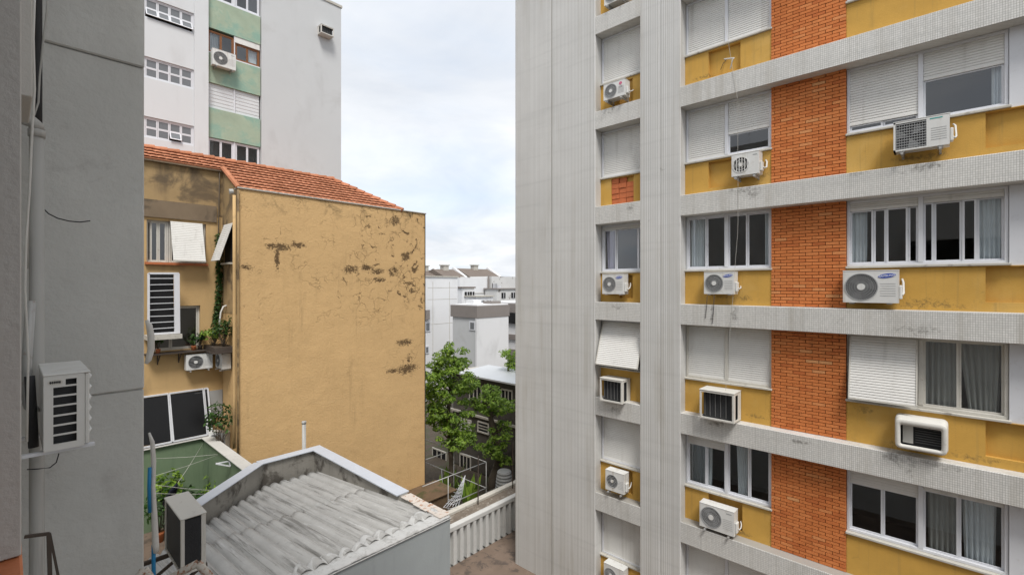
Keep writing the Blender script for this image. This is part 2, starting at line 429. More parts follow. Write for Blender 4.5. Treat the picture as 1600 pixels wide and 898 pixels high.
def ac_split(label, loc, rotz, w, h, dep, grille='round', badge=None, bracket=True, off=0.12, casing='ac_white', pipe=True, group='air conditioner units on the brick block', feet=True, plain=False):
    root = thing('air_conditioner', label, 'air conditioner', loc, rotz, group, local=True)
    x0, x1 = -w/2, w/2
    cs = MB()
    if grille == 'square':
        gx1 = x0 + w * 0.60
        cs.box(x0, x0 + .03, -dep, 0, 0, h); cs.box(x0, x1, -dep, 0, h - .03, h); cs.box(x0, x1, -dep, 0, 0, .03)
        cs.box(gx1, x1, -dep, 0, .03, h - .03); cs.box(x0 + .03, gx1, -dep + .12, -dep + .13, .03, h - .03)
    else:
        cx, cz = x0 + w * (0.34 if grille != 'slats' else 0.36), h * .5
        r = min(h * .43, w * .30)
        plate_with_hole(cs, x0, x1, 0, h, cx, cz, r, -dep)
        cs.poly([(x0, 0, 0), (x1, 0, 0), (x1, 0, h), (x0, 0, h)])
        cs.poly([(x0, -dep, 0), (x1, -dep, 0), (x1, 0, 0), (x0, 0, 0)])
        cs.poly([(x0, -dep, 0), (x0, 0, 0), (x0, 0, h), (x0, -dep, h)])
        cs.poly([(x1, -dep, 0), (x1, 0, 0), (x1, 0, h), (x1, -dep, h)])
        cs.poly([(x0, -dep, h), (x1, -dep, h), (x1, 0, h), (x0, 0, h)])
    casing_o = cs.build('casing', M[casing], root, recalc=False)
    lid = MB(); lid.box(x0 - .006, x1 + .006, -dep - .006, .004, h + .001, h + .016); lid.build('lid', M[casing], casing_o, bevel=.005)
    if plain:
        pass
    if grille == 'square':
        bk = MB(); bk.box(x0 + .032, gx1 - .002, -dep + .10, -dep + .115, .032, h - .032); bk.build('fan_recess', M['ac_dark'], root)
        fx, fz, fr = (x0 + gx1) / 2 + .0, h / 2, h * .43
        fb = MB()
        for k in range(3):
            a = 2 * math.pi * k / 3 + .4
            pts = []
            for q in range(6):
                a2 = a + q * .17; rr = fr * .95; pts.append((fx + rr * math.cos(a2), -dep + .05 + q * .008, fz + rr * math.sin(a2)))
            fb.poly([(fx + .04 * math.cos(a), -dep + .06, fz + .04 * math.sin(a))] + pts)
        fb.build('fan', M['grille'], root, solid=.004)
        g = MB()
        for i in range(12):
            x = x0 + .03 + (gx1 - x0 - .03) * (i + .5) / 12; g.box(x - .004, x + .004, -dep + .012, -dep + .018, .03, h - .03)
        for i in range(10):
            z = .03 + (h - .06) * (i + .5) / 10; g.box(x0 + .03, gx1, -dep + .006, -dep + .0115, z - .006, z + .006)
        g.build('fan_grille', M['grille'], root)
    else:
        bk = MB(); disk(bk, cx, cz, r * .99, -dep + .034); bk.build('fan_recess', M['ac_dark'], root)
        g = MB()
        if grille == 'slats':
            for i in range(9):
                z = cz - r + 2 * r * (i + .5) / 9; hw = math.sqrt(max(r*r - (z - cz)**2, 0)); g.box(cx - hw, cx + hw, -dep + .002, -dep + .01, z - .005, z + .005)
            ring(g, cx, cz, r, -dep - .006, .008)
        elif grille == 'bars':
            for i in range(6):
                x = cx - r + 2 * r * (i + .5) / 6; hw = math.sqrt(max(r*r - (x - cx)**2, 0)); g.box(x - .008, x + .008, -dep - .01, -dep, cz - hw, cz + hw)
            for q in (.35, .65): ring(g, cx, cz, r * q, -dep + .004, .004)
            ring(g, cx, cz, r, -dep - .008, .010)
        else:
            ns = 40
            for i in range(ns):
                a = 2 * math.pi * i / ns
                p = [(cx + rr * math.cos(a + tw), -dep + .002, cz + rr * math.sin(a + tw)) for rr, tw in ((r * .26, 0), (r * .62, .16), (r * .99, .40))]
                g.bar(p[0], p[1], .0055); g.bar(p[1], p[2], .0075)
            for q in (.42, .58, .74, .88): ring(g, cx, cz, r * q, -dep + .004, .0035)
            ring(g, cx, cz, r, -dep - .008, .010)
        g.build('fan_grille', M['grille'] if grille != 'bars' else M['ac_white'], root)
        hb = MB(); hb.tube([(cx, -dep - .012, cz), (cx, -dep + .02, cz)], r * .25, 18); hb.build('hub', M[casing], root)
        # fan blades behind the guard
        fb = MB()
        for k in range(3):
            a = 2 * math.pi * k / 3
            fb.poly([(cx + rr * r * math.cos(a + t_), -dep + .018 + .010 * t_, cz + rr * r * math.sin(a + t_)) for rr, t_ in ((.2, 0), (.92, -.25), (.95, .15), (.9, .55), (.2, .6))])
        fb.build('fan', M['ac_fin'], root)
    if grille in ('round', 'slats', 'square') and not plain:
        for i in range(6):
            z = h * (.22 + .075 * i); s_ = MB(); s_.box(x0 + w * .68, x0 + w * .95, -dep - .0035, -dep - .0005, z, z + .006)
            s_.build('slot', M['grille'], casing_o)
    if pipe:
        v = MB(); v.box(x1 + .002, x1 + .05, -dep * .8, -dep * .25, h * .12, h * .55); v.build('valve_cover', M[casing], root, bevel=.012)
        prnd = random.Random(int(abs(loc[1] * 977 + loc[2] * 331)))
        k1, k2, k3 = prnd.uniform(.04, .10), prnd.uniform(.2, .5), prnd.uniform(.25, .75)
        pp = MB(); pp.tube([(x1 + .03, -dep * .5, h * .30), (x1 + k1, -dep * .45, h * (.30 - .2 * k2)), (x1 + k1 * 1.25, -dep * .25, h * .30), (x1 + k1 * 1.1, 0, h * k3), (x1 + k1 * .7, off - .02, h * (k3 + .1))], prnd.uniform(.012, .02), 8)
        pp.build('pipe', M['hose_white'], root, smooth=True)
    if feet:
        for s in (-1, 1):
            f = MB(); f.box(s * w * .34 - .04, s * w * .34 + .04, -dep + .02, -.02, -.026, -.001); f.build('foot', M['steel'], root)
    if bracket: wall_bracket(root, w, dep, h, off, -.027)
    if badge == 'samsung':
        bx, bz = x0 + w * .80, h * .845
        e = MB(); n = 28
        pts = []
        for i in range(n):
            a = 2 * math.pi * i / n; ex, ez = w * .155 * math.cos(a), h * .065 * math.sin(a); t_ = -.14
            pts.append((bx + ex * math.cos(t_) + ez * math.sin(t_), -dep - .006, bz - ex * math.sin(t_) + ez * math.cos(t_)))
        e.prism(pts, (0, .005, 0)); badge_o = e.build('badge', M['logo_blue'], root)
        text_part('SAMSUNG', w * .062, bx, bz, -dep - .0068, M['logo_white'], badge_o, rot=-.10)
    elif badge == 'lg':
        bx, bz = x0 + w * .80, h * .80
        e = MB(); e.prism([(bx + h * .1 * math.cos(2*math.pi*i/24), -dep - .006, bz + h * .1 * math.sin(2*math.pi*i/24)) for i in range(24)], (0, .005, 0))
        badge_o = e.build('badge', M['logo_pink'], root)
        f = MB()
        for i in range(14):                   # the open ring of the emblem
            a0 = R(100) + R(270) * i / 14; a1 = a0 + R(270) / 14
            f.poly([(bx + h * q * math.cos(a), -dep - .0068, bz + h * q * math.sin(a)) for q, a in ((.072, a0), (.078, a0), (.078, a1), (.072, a1))])
        f.poly([(bx - h*.006, -dep - .0068, bz + h*.045), (bx + h*.006, -dep - .0068, bz + h*.045), (bx + h*.006, -dep - .0068, bz - h*.045), (bx - h*.006, -dep - .0068, bz - h*.045)])
        f.poly([(bx - h*.006, -dep - .0068, bz - h*.045), (bx + h*.03, -dep - .0068, bz - h*.045), (bx + h*.03, -dep - .0068, bz - h*.035), (bx - h*.006, -dep - .0068, bz - h*.035)])
        f.build('emblem', M['logo_white'], badge_o)
        text_part('LG', h * .16, bx + .005, h * .585, -dep - .002, M['logo_grey'], root)
    elif badge == 'teal':
        e = MB(); e.box(x0 + w * .66, x0 + w * .88, -dep - .003, -dep - .0005, h * .91, h * .945); e.build('badge', M['logo_teal'], root)
    elif badge == 'grey':
        e = MB(); e.box(x0 + w * .78, x0 + w * .93, -dep - .003, -dep - .0005, h * .85, h * .89); e.build('badge', M['grille'], root)
    return root

def ac_window_box(label, loc, rotz, w, h, dep, group='air conditioner units on the brick block'):
    """old through-wall unit: an open-fronted white sheet metal cage round a dark coil"""
    root = thing('air_conditioner', label, 'air conditioner', loc, rotz, group, local=True)
    x0, x1, t = -w/2, w/2, .045
    cs = MB()
    for z0, z1 in ((0, t), (h - t, h)): cs.box(x0, x1, -dep, -dep + .03, z0, z1)
    for a, b in ((x0, x0 + t), (x1 - t, x1)): cs.box(a, b, -dep, -dep + .03, t, h - t)
    for s in (0, 1):                          # side walls with a big opening
        xa, xb = (x0, x0 + .015) if s == 0 else (x1 - .015, x1)
        cs.box(xa, xb, -dep + .0305, -.0005, 0, t * 1.2); cs.box(xa, xb, -dep + .0305, -.0005, h - t * 1.3, h - .001)
        cs.box(xa, xb, -dep + .0305, -dep + .10, t * 1.2, h - t * 1.3); cs.box(xa, xb, -dep * .42, -.0005, t * 1.2, h - t * 1.3)
    cs.box(x0 + .016, x1 - .016, -dep + .0305, 0, 0.001, .015)
    cs.build('casing', M['ac_old'], root, bevel=.004)
    top = MB(); top.box(x0 - .008, x1 + .008, -dep - .012, 0, h + .001, h + .018); top.build('lid', M['ac_old'], root, bevel=.006)
    co = MB(); co.box(x0 + .05, x1 - .05, -dep + .13, -.01, .02, h - .02); co.build('coil', M['ac_dark'], root)
    for i in range(6):
        x = x0 + .09 + (w - .18) * i / 5; b = MB(); b.box(x - .008, x + .008, -dep + .10, -dep + .118, t + .02, h - t - .01); b.build('louver', M['ac_fin'], root)
    return root

def ac_rounded(label, loc, rotz, w, h, dep, group='air conditioner units on the brick block'):
    root = thing('air_conditioner', label, 'air conditioner', loc, rotz, group, local=True)
    def rr(x0, x1, z0, z1, r, y, n=6):
        out = []
        for cx, cz, a0 in ((x1 - r, z0 + r, -90), (x1 - r, z1 - r, 0), (x0 + r, z1 - r, 90), (x0 + r, z0 + r, 180)):
            for i in range(n + 1):
                a = R(a0 + 90 * i / n); out.append((cx + r * math.cos(a), y, cz + r * math.sin(a)))
        return out
    def loft(loops, name, mat, cap=False, par=root):
        mb = MB(); m = len(loops[0])
        for lp in loops: mb.v += lp
        for k in range(len(loops) - 1):
            for i in range(m): mb.f.append((k*m + i, k*m + (i+1)%m, (k+1)*m + (i+1)%m, (k+1)*m + i))
        if cap: mb.f.append(tuple((len(loops)-1)*m + i for i in range(m)))
        return mb.build(name, mat, par, smooth=True)
    a, b = -w/2, w/2
    loft([rr(a, b, 0, h, .08, 0), rr(a, b, 0, h, .08, -dep*.55), rr(a + .01, b - .01, .01, h - .01, .08, -dep*.6), rr(a + .015, b - .015, .012, h - .015, .08, -dep + .02), rr(a + .03, b - .03, .028, h - .03, .065, -dep),
          rr(a + .085, b - .085, .080, h - .125, .035, -dep + .003), rr(a + .092, b - .092, .088, h - .133, .03, -dep + .05)], 'casing', M['ac_old'])
    loft([rr(a + .005, b - .005, .005, h - .005, .09, -dep + .20), rr(a + .006, b - .006, .006, h - .006, .09, -dep + .21)], 'coil', M['ac_dark'], True)
    pn = MB(); pn.box(a + .12, a + .27, -dep + .15, -dep + .165, .10, h - .12); pn.build('side_panel', M['ac_old'], root)
    gl = MB()
    for i in range(7): gl.box(a + .30, b - .09, -dep + .165, -dep + .175, .13 + i * (h - .27) / 7, .14 + i * (h - .27) / 7)
    gl.build('fins', M['ac_fin'], root)
    dn = MB(); dn.poly([(b - .0195, -dep + .10, .12), (b - .0195, -dep*.62, .12), (b - .0115, -dep*.62, h - .14), (b - .0195, -dep + .10, h - .14)]); 
    return root

# ------------------------------------------------------------------ curtain, window, shutter
def curtain(parent, X, y0, y1, z0, z1, mat, waves=7, amp=.035, tie=0.0, phase=0.0):
    c = MB(); w = y1 - y0
    def fn(i, j):
        k = j * tie
        y = y0 + w * (i * (1 - k * .5) + k * .25 * (1 - i))
        return (X + amp * math.sin(i * waves * 6.283 + phase + .6 * math.sin(j * 3)) * (0.6 + .4 * j) + .01 * math.sin(i * 31), y, z1 - (z1 - z0) * j)
    c.grid(fn, max(24, waves * 8), 6)
    return c.build('curtain', mat, parent, smooth=True, recalc=False)

def shutter_x(parent, X, y0, y1, ztop, zbot, slat=.052, tilt=0.0, mat=None):
    """slatted roller shutter on a wall that faces -X; tilt swings its foot outwards"""
    n = max(2, int(round((ztop - zbot) / slat))); s = (ztop - zbot) / n
    c = MB(); prof = []
    for i in range(n):
        for q, o in ((0.0, .018), (.10, .003), (.5, -.003), (.93, -.006)): prof.append(((i + q) * s, o))
    prof.append((n * s, .018))
    ct, st = math.cos(tilt), math.sin(tilt)
    b = len(c.v)
    for dz, o in prof:
        x = X + o * ct - dz * st; z = ztop - dz * ct - o * st
        c.v.append((x, y0, z)); c.v.append((x, y1, z))
    for i in range(len(prof) - 1): c.f.append((b+2*i, b+2*i+1, b+2*i+3, b+2*i+2))
    o = c.build('shutter', mat or M['shutter'], parent, recalc=False, solid=.006)
    L = ztop - zbot
    e = MB()
    foot = Vector((X - L * st, 0, ztop - L * ct))
    e.bar((foot.x - .004, y0, foot.z - .015 * ct), (foot.x - .004, y1, foot.z - .015 * ct), .022, .034)
    if tilt:
        for y in (y0 + .012, y1 - .012): e.bar((X - .006, y, ztop), (foot.x - .006, y, foot.z), .024)
    e.build('bottom_rail', M['old_frame'] if tilt else (mat or M['shutter']), o)
    return o

def window_x(bld, X, yr, yl, z0, z1, leaves, frame='white_frame', sill=True, fw=.05):
    """window in a wall facing -X; leaves run from the viewer's left (yl) to right (yr)"""
    fm = M[frame]; n = len(leaves)
    f = MB()
    f.box(X, X + .09, yr, yl, z0, z0 + fw); f.box(X, X + .09, yr, yl, z1 - fw, z1)
    f.box(X, X + .09, yr, yr + fw, z0 + fw, z1 - fw); f.box(X, X + .09, yl - fw, yl, z0 + fw, z1 - fw)
    mids = []
    acc = 0.0
    fr = [lf.get('w', 1.0) for lf in leaves]; tot = sum(fr)
    for i in range(n - 1):
        acc += fr[i]; ym = yl - (yl - yr) * acc / tot; mids.append(ym)
        f.box(X - .006, X + .09, ym - fw * .75, ym + fw * .75, z0 + fw, z1 - fw)
    win = f.build('window', fm, bld, bevel=.004)
    edges = [yl - fw] + [v for ym in mids for v in (ym + fw * .75, ym - fw * .75)] + [yr + fw]
    a, b = z0 + fw, z1 - fw
    for i, lf in enumerate(leaves):
        ya, yb = edges[2*i], edges[2*i+1]     # left, right
        shut = lf.get('shut', 0); zs = b - (b - a) * shut
        tl = lf.get('tilt', 0)
        if shut > 0:
            if tl:
                shutter_x(win, X - .012, yb + .002, ya - .002, b, zs, .052, tl)
            else: shutter_x(win, X + .030, yb + .002, ya - .002, b, zs + .03, .052)
        if shut < .97 or tl:
            cuts = [0.0] + lf.get('cuts', [.5]) + [1.0]
            for k in range(len(cuts) - 1):
                p, q = ya - (ya - yb) * cuts[k], ya - (ya - yb) * cuts[k+1]
                xo = X + .045 + (.022 if k % 2 else 0); sw = .034
                sa = MB()
                top = b if tl else max(zs - .002, a + .1)
                sa.box(xo, xo + .02, q, p, a, a + sw); sa.box(xo, xo + .02, q, p, top - sw * .8, top)
                sa.box(xo, xo + .02, q, q + sw, a + sw, top - sw * .8); sa.box(xo, xo + .02, p - sw, p, a + sw, top - sw * .8)
                sa.build('sash', fm, win, bevel=.003)
                g = MB(); g.poly([(xo + .01, q + sw, a + sw), (xo + .01, p - sw, a + sw), (xo + .01, p - sw, top - sw * .8), (xo + .01, q + sw, top - sw * .8)])
                g.build('pane', M['glass'], win)
        for (c0, c1, cm, wv, tie) in lf.get('curtain', []):
            curtain(win, X + .15, ya - (ya - yb) * c1, ya - (ya - yb) * c0, a, b, M[cm], wv, .03, tie, i * 1.3)
    if sill:
        s = MB(); s.box(X - .11, X + .02, yr - .03, yl + .012, z0 - .045, z0 - .002); s.build('sill', M['sill'], win, bevel=.006)
    return win

# ------------------------------------------------------------------ the brick and mosaic block on the right
D = 11.6                                     # its face stands this far across the alley
H = 2.754
def yR(px, X): return P(px, HY, X=X).y
def beam_top(n): return -0.471 + H * n
BH = 0.52
GZ = -9.32                                   # courtyard level
Y_END, Y_NEAR = yR(805, D), -7.0
yA, yB, yC = yR(930, D), yR(1000, D), yR(1063, D)
YBR0, YBR1 = yR(1322, D + .28), yR(1205, D + .28)
S_LO, S_HI = -3, 4
Z_TOP = beam_top(S_HI + 1) + 0.9

blk = thing('apartment_block', 'grey mosaic apartment block with ochre panels and orange brick strips', 'building', (D, 2, GZ))
def end_panel(y0, y1, name='wall_panel'):
    MB().box(D, D + .36, y0, y1, GZ - .3, Z_TOP).build(name, M['ribbed'], blk, bevel=.012)
yj = yR(862, D); end_panel(yj + .006, Y_END); end_panel(yA, yj - .006)
yj2 = yR(1031, D)
MB().box(D, D + .36, yC, yj2 - .004, GZ - .3, Z_TOP).build('pillar', M['ribbed'], blk, bevel=.012)
MB().box(D, D + .36, yj2 + .004, yB, GZ - .3, Z_TOP).build('pillar', M['ribbed'], blk, bevel=.012)
MB().box(D + .02, D + .37, Y_NEAR, -1.75, GZ - .3, Z_TOP).build('wall_panel', M['mosaic'], blk)
MB().box(D + .37, D + 9, Y_END - .3, Y_END - .01, GZ - .3, Z_TOP).build('end_wall', M['mosaic'], blk)
MB().box(D + .38, D + 9, Y_NEAR + .01, Y_NEAR + .3, GZ - .3, Z_TOP).build('end_wall', M['mosaic'], blk)
MB().box(D + 9.01, D + 9.3, Y_NEAR, Y_END, GZ - .3, Z_TOP).build('back_wall', M['mosaic'], blk)
MB().box(D + .02, D + 9.28, Y_NEAR + .02, Y_END - .02, Z_TOP + .002, Z_TOP + .3).build('roof', M['mosaic'], blk)
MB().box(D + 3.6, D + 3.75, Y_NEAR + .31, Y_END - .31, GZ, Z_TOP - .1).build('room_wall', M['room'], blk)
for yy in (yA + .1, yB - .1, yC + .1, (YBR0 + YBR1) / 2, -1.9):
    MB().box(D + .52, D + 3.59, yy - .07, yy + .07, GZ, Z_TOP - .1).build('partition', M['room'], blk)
for n in range(S_LO, S_HI + 2):
    zt = beam_top(n)
    MB().box(D + .003, D + .5, yB - .001, yA + .001, zt - BH, zt).build('beam', M['mosaic'], blk, bevel=.010)
    MB().box(D + .003, D + .5, -1.76, yC + .001, zt - BH, zt).build('beam', M['mosaic'], blk, bevel=.010)
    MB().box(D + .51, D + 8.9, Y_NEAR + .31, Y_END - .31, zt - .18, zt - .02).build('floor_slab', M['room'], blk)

def spandrel(y0, y1, z0, z1, niche=None, name='spandrel'):
    """painted panel under a window, niche=(ya, yb, za, zb) is a shallow recess"""
    X0, X1 = D + .30, D + .48
    m = MB()
    if not niche: m.box(X0, X1, y0, y1, z0, z1)
    else:
        ya, yb, za, zb = niche
        if ya > y0: m.box(X0, X1, y0, ya, z0, z1)
        if yb < y1: m.box(X0, X1, yb, y1, z0, z1)
        if za > z0: m.box(X0, X1, ya, yb, z0, za)
        if zb < z1: m.box(X0, X1, ya, yb, zb, z1)
        m.box(X0 + .10, X1, ya, yb, za, zb)
    return m.build(name, M['ochre'], blk)
XW = D + .36
W1 = (yB - .02, yA - .002)
W2 = (YBR1 + .01, yC - .002)
W3 = (yR(1576, XW), YBR0 - .004)
SILL_UP = 0.87
closed = [dict(shut=1.0)]
closed2 = [dict(shut=1.0), dict(shut=1.0)]
bay1 = {3: closed, 2: closed, 1: closed,
        0: [dict(shut=.07, cuts=[.30, .82], curtain=[(.0, .24, 'curtain_lilac', 3, .5)])],
        -1: [dict(shut=1.0, tilt=R(19), cuts=[.5])], -2: closed, -3: closed, 4: closed}
bay2 = {4: closed2, 3: closed2, 2: closed2,
        1: [dict(shut=1.0), dict(shut=.62, cuts=[])],
        0: [dict(cuts=[.5], curtain=[(0.02, .44, 'curtain_white', 6, .1)]), dict(cuts=[.47], curtain=[(.86, .99, 'curtain_white', 3, 0)])],
        -1: closed2,
        -2: [dict(shut=.20, cuts=[.5], curtain=[(.02, .62, 'curtain_white', 7, .1)]), dict(cuts=[.52], curtain=[(.16, .48, 'curtain_white', 5, .3)])],
        -3: closed2}
bay3 = {4: closed2, 3: closed2, 2: closed2,
        1: [dict(shut=.90, cuts=[.5]), dict(shut=.42, cuts=[], curtain=[(.86, 1, 'curtain_white', 3, 0)])],
        0: [dict(shut=.13, cuts=[.36, .55, .86], curtain=[(.0, .26, 'curtain_white', 4, .1)]), dict(shut=.10, cuts=[.14, .5, .68], curtain=[(.66, 1, 'curtain_white', 5, .1)])],
        -1: [dict(shut=1.0, tilt=R(11), cuts=[.5]), dict(cuts=[.46], curtain=[(.0, .46, 'curtain_grey', 6, 0), (.46, 1, 'curtain_grey', 6, .45)])],
        -2: [dict(shut=.24, cuts=[.5]), dict(shut=.10, cuts=[.46], curtain=[(.05, .44, 'curtain_grey', 5, .1), (.5, .92, 'curtain_white', 6, .15)])],
        -3: closed2}
for s in range(S_LO, S_HI + 1):
    zb, zt = beam_top(s), beam_top(s + 1) - BH
    zs = zb + SILL_UP
    # bay 1
    niche = None
    if s == 1: niche = (yR(990, D + .30), yR(955, D + .30), zb + .06, zs - .07)
    elif s in (2, -2, 0): niche = (yB + .38, yA - .62, zb + .12, zs - .10)
    spandrel(yB - .01, yA, zb - .01, zs - .046, niche)
    if s == 1:                                # bare hollow bricks where a unit was taken out
        ya, yb_, za, zb_ = niche; rows = 5
        for r_ in range(rows):
            for c_ in range(3):
                h_ = (zb_ - za) / rows; w_ = (yb_ - ya) / 3; o_ = random.uniform(-.02, .02)
                if r_ == rows - 1 and c_ == 0: continue
                MB().box(D + .34 + o_, D + .395, ya + c_ * w_ + .006, ya + (c_ + 1) * w_ - .006, za + r_ * h_ + .006, za + (r_ + 1) * h_ - .006).build('bare_brick', M['raw_brick'], blk)
    window_x(blk, XW, W1[0], W1[1], zs, zt - .004, bay1[s], 'white_frame' if s >= 0 else 'white_frame')
    # bay 2
    niche = None
    if s in (2, 1): niche = (yR(1157, D + .30), yR(1107, D + .30), zb + .14, zs - .08)
    if s == -2: niche = (yR(1160, D + .30), yR(1107, D + .30), zb + .12, zs - .06)
    spandrel(YBR1 + .002, yC, zb - .01, zs - .046, niche)
    window_x(blk, XW, W2[0], W2[1], zs, zt - .004, bay2[s], 'old_frame' if s == -1 else 'white_frame')
    # bay 3
    niche = (-1.6, yR(1540, D + .30), zb + .17, zs - .06)
    spandrel(-1.75, YBR0 - .002, zb - .01, zs - .046, niche)
    window_x(blk, XW, W3[0], W3[1], zs, zt - .004, bay3[s], 'old_frame' if s in (-1,) else 'white_frame')
    pn = MB(); pn.box(XW - .03, XW + .10, W3[0] - .30, W3[0] - .006, zs - .045, zt - .004); pn.box(XW - .02, XW + .10, -1.75, W3[0] - .31, zs - .045, zt - .004)
    pn.build('white_panel', M['white_frame'], blk)
    MB().box(D + .33, D + .5, YBR0, YBR1, zb - .01, zt + .01).build('mortar_bed', M['mortar'], blk)
# bricks: running bond, the two strips nearest eye level piece by piece, the rest joined
bl, bh, jt = .232, .0585, .0115
rng = random.Random(3)
rest = MB(); count = 0
def brick_mesh(w):
    m = MB(); m.box(D, D + .06, 0, w, 0, bh); me = m.mesh('brick'); me.materials.append(M['brick']); return me
cache = {}
for s in (0, -1, 1, -2, 2, -3, 3, 4):
    zb, zt = beam_top(s), beam_top(s + 1) - BH
    z = zb + .008; row = 0
    while z + bh < zt + .02:
        y = YBR0 + .002 - (bl + jt) / 2 * (row % 2)
        while y < YBR1 - .01:
            a, b = max(y, YBR0 + .002), min(y + bl, YBR1 - .002)
            if b - a > .03:
                off = .28 + rng.uniform(-.004, .004)
                if count < 300:
                    key = round(b - a, 3)
                    if key not in cache: cache[key] = brick_mesh(key)
                    o = bpy.data.objects.new('brick', cache[key]); C.objects.link(o); o.parent = blk
                    o.matrix_parent_inverse = Matrix.Translation(-Vector(blk.location)); o.location = (off, a, z); count += 1
                else: rest.box(D + off, D + off + .06, a, b, z, min(z + bh, zt + .004))
            y += bl + jt
        z += bh + jt; row += 1
stuff(rest.build('brickwork', M['brick'], blk))

# the units on it
def on_block(x0, x1, ytop, ybot, front=D - .03):
    """front face seen between x0..x1; ytop/ybot at its left edge -> base point, width, height"""
    a, b = P(x0, ytop, X=front), P(x1, ytop, X=front)
    lo = P(x0, ybot, X=front)
    return (front, (a.y + b.y) / 2, lo.z), a.y - b.y, a.z - lo.z
RB = R(-90)
def block_split(label, px, dep=.27, back=D + .30, **k):
    f = k.pop('front', D - .03)
    (x, y, z), w, h = on_block(*px, front=f)
    off = back - (f + dep)
    return ac_split(label, (f + dep, y, z), RB, w, h, dep, off=max(off, .03), **k)
block_split('white split unit high on the narrow bay with a crimson round badge', (943, 976.5, 134, 158), badge='lg', front=D - .08)
block_split('small white split unit with blue oval badge in the narrow bay beside the lilac curtain', (941, 974, 429, 459), badge='samsung', bracket=False)
block_split('small white split unit on a ledge bracket in the narrow bay, fourth from the top', (946, 975, 733, 763), grille='slats', front=D - .06)
block_split('white split unit cut by the bottom of the picture in the narrow bay', (943.5, 974, 878, 908), grille='round')
block_split('white split unit cut by the top of the picture in the narrow bay', (944, 978, -16, 10), grille='round')
block_split('white split unit with barred fan guard below the half lowered shutter', (1143, 1186, 243, 276.5), grille='bars', badge='grey', casing='ac_white')
block_split('white split unit with blue oval badge left of the brick strip', (1100, 1147, 426, 459), badge='samsung', bracket=False)
block_split('white split unit on galvanised arms in the middle bay near the bottom', (1093, 1147, 784, 820), badge='grey')
block_split('wide white split unit with square grey grille on galvanised arms', (1396, 1484, 193, 238), grille='square', badge='teal', front=D - .08)
block_split('large white split unit with blue oval badge beside the brick strip', (1317, 1404, 424, 472), badge='samsung', front=D - .04, bracket=False, dep=.26)
def block_box(label, px, dep, front, fn):
    (x, y, z), w, h = on_block(*px, front=front)
    return fn(label, (front + dep, y, z), RB, w, h, dep)
block_box('old white open box unit under the tilted shutter of the narrow bay', (937, 972, 590, 625), .46, D - .18, ac_window_box)
block_box('old white open box unit under closed shutters in the middle bay', (1093, 1147, 608, 652), .50, D - .22, ac_window_box)
block_box('old white rounded box unit with dark opening under the grey curtains', (1397, 1482, 651, 699), .46, D - .14, ac_rounded)

# loose cord hanging down the middle bay, stubs and drips
pts = []
for i in range(40):
    py = -60 + i * 18.5
    pts.append(P(1131 + 22 * min(1, max(0, (py - 20) / 140)) - 20 * min(1, max(0, (py - 360) / 260)) + .25 * math.sin(i * .7), py, X=D - .012 - .004 * math.sin(i * .9)))
tag(MB().tube(pts, .0035, 5).build('hanging_cord', M['cord'], smooth=True), 'thin pale cord hanging straight down past the middle bay windows', 'cord')
st = thing('pipe_stub', 'cut off pipe ends sticking out of the empty ochre niche', 'pipe', P(1140, 96, X=D + .3))
q = P(1134, 95, X=D + .40); e = P(1147, 91, X=D + .12); e2 = P(1141, 108, X=D + .12)
MB().tube([q, (q.x - .1, q.y, q.z), e], .016, 8).build('pipe', M['hose_white'], st, smooth=True)
MB().tube([e, (e.x, e.y + .03, e.z - .02), e2], .013, 8).build('pipe', M['hose_white'], st, smooth=True)
MB().tube([q, P(1130, 99, X=D + .2), P(1126, 109, X=D + .16)], .006, 6).build('wire', M['cable'], st, smooth=True)
for k, (px, y0_, y1_) in enumerate(((1102, 462, 497), (1113, 461, 505))):
    tag(MB().tube([P(px + 3, y0_, X=D - .03), P(px + 2, (y0_ + y1_) / 2, X=D - .02), P(px, y1_, X=D - .02)], .007, 6).build('drain_hose', M['cable'], smooth=True),
        ('left' if k == 0 else 'right') + ' one of two thin black hoses under the blue badged unit left of the bricks', 'hose', 'drain hoses')
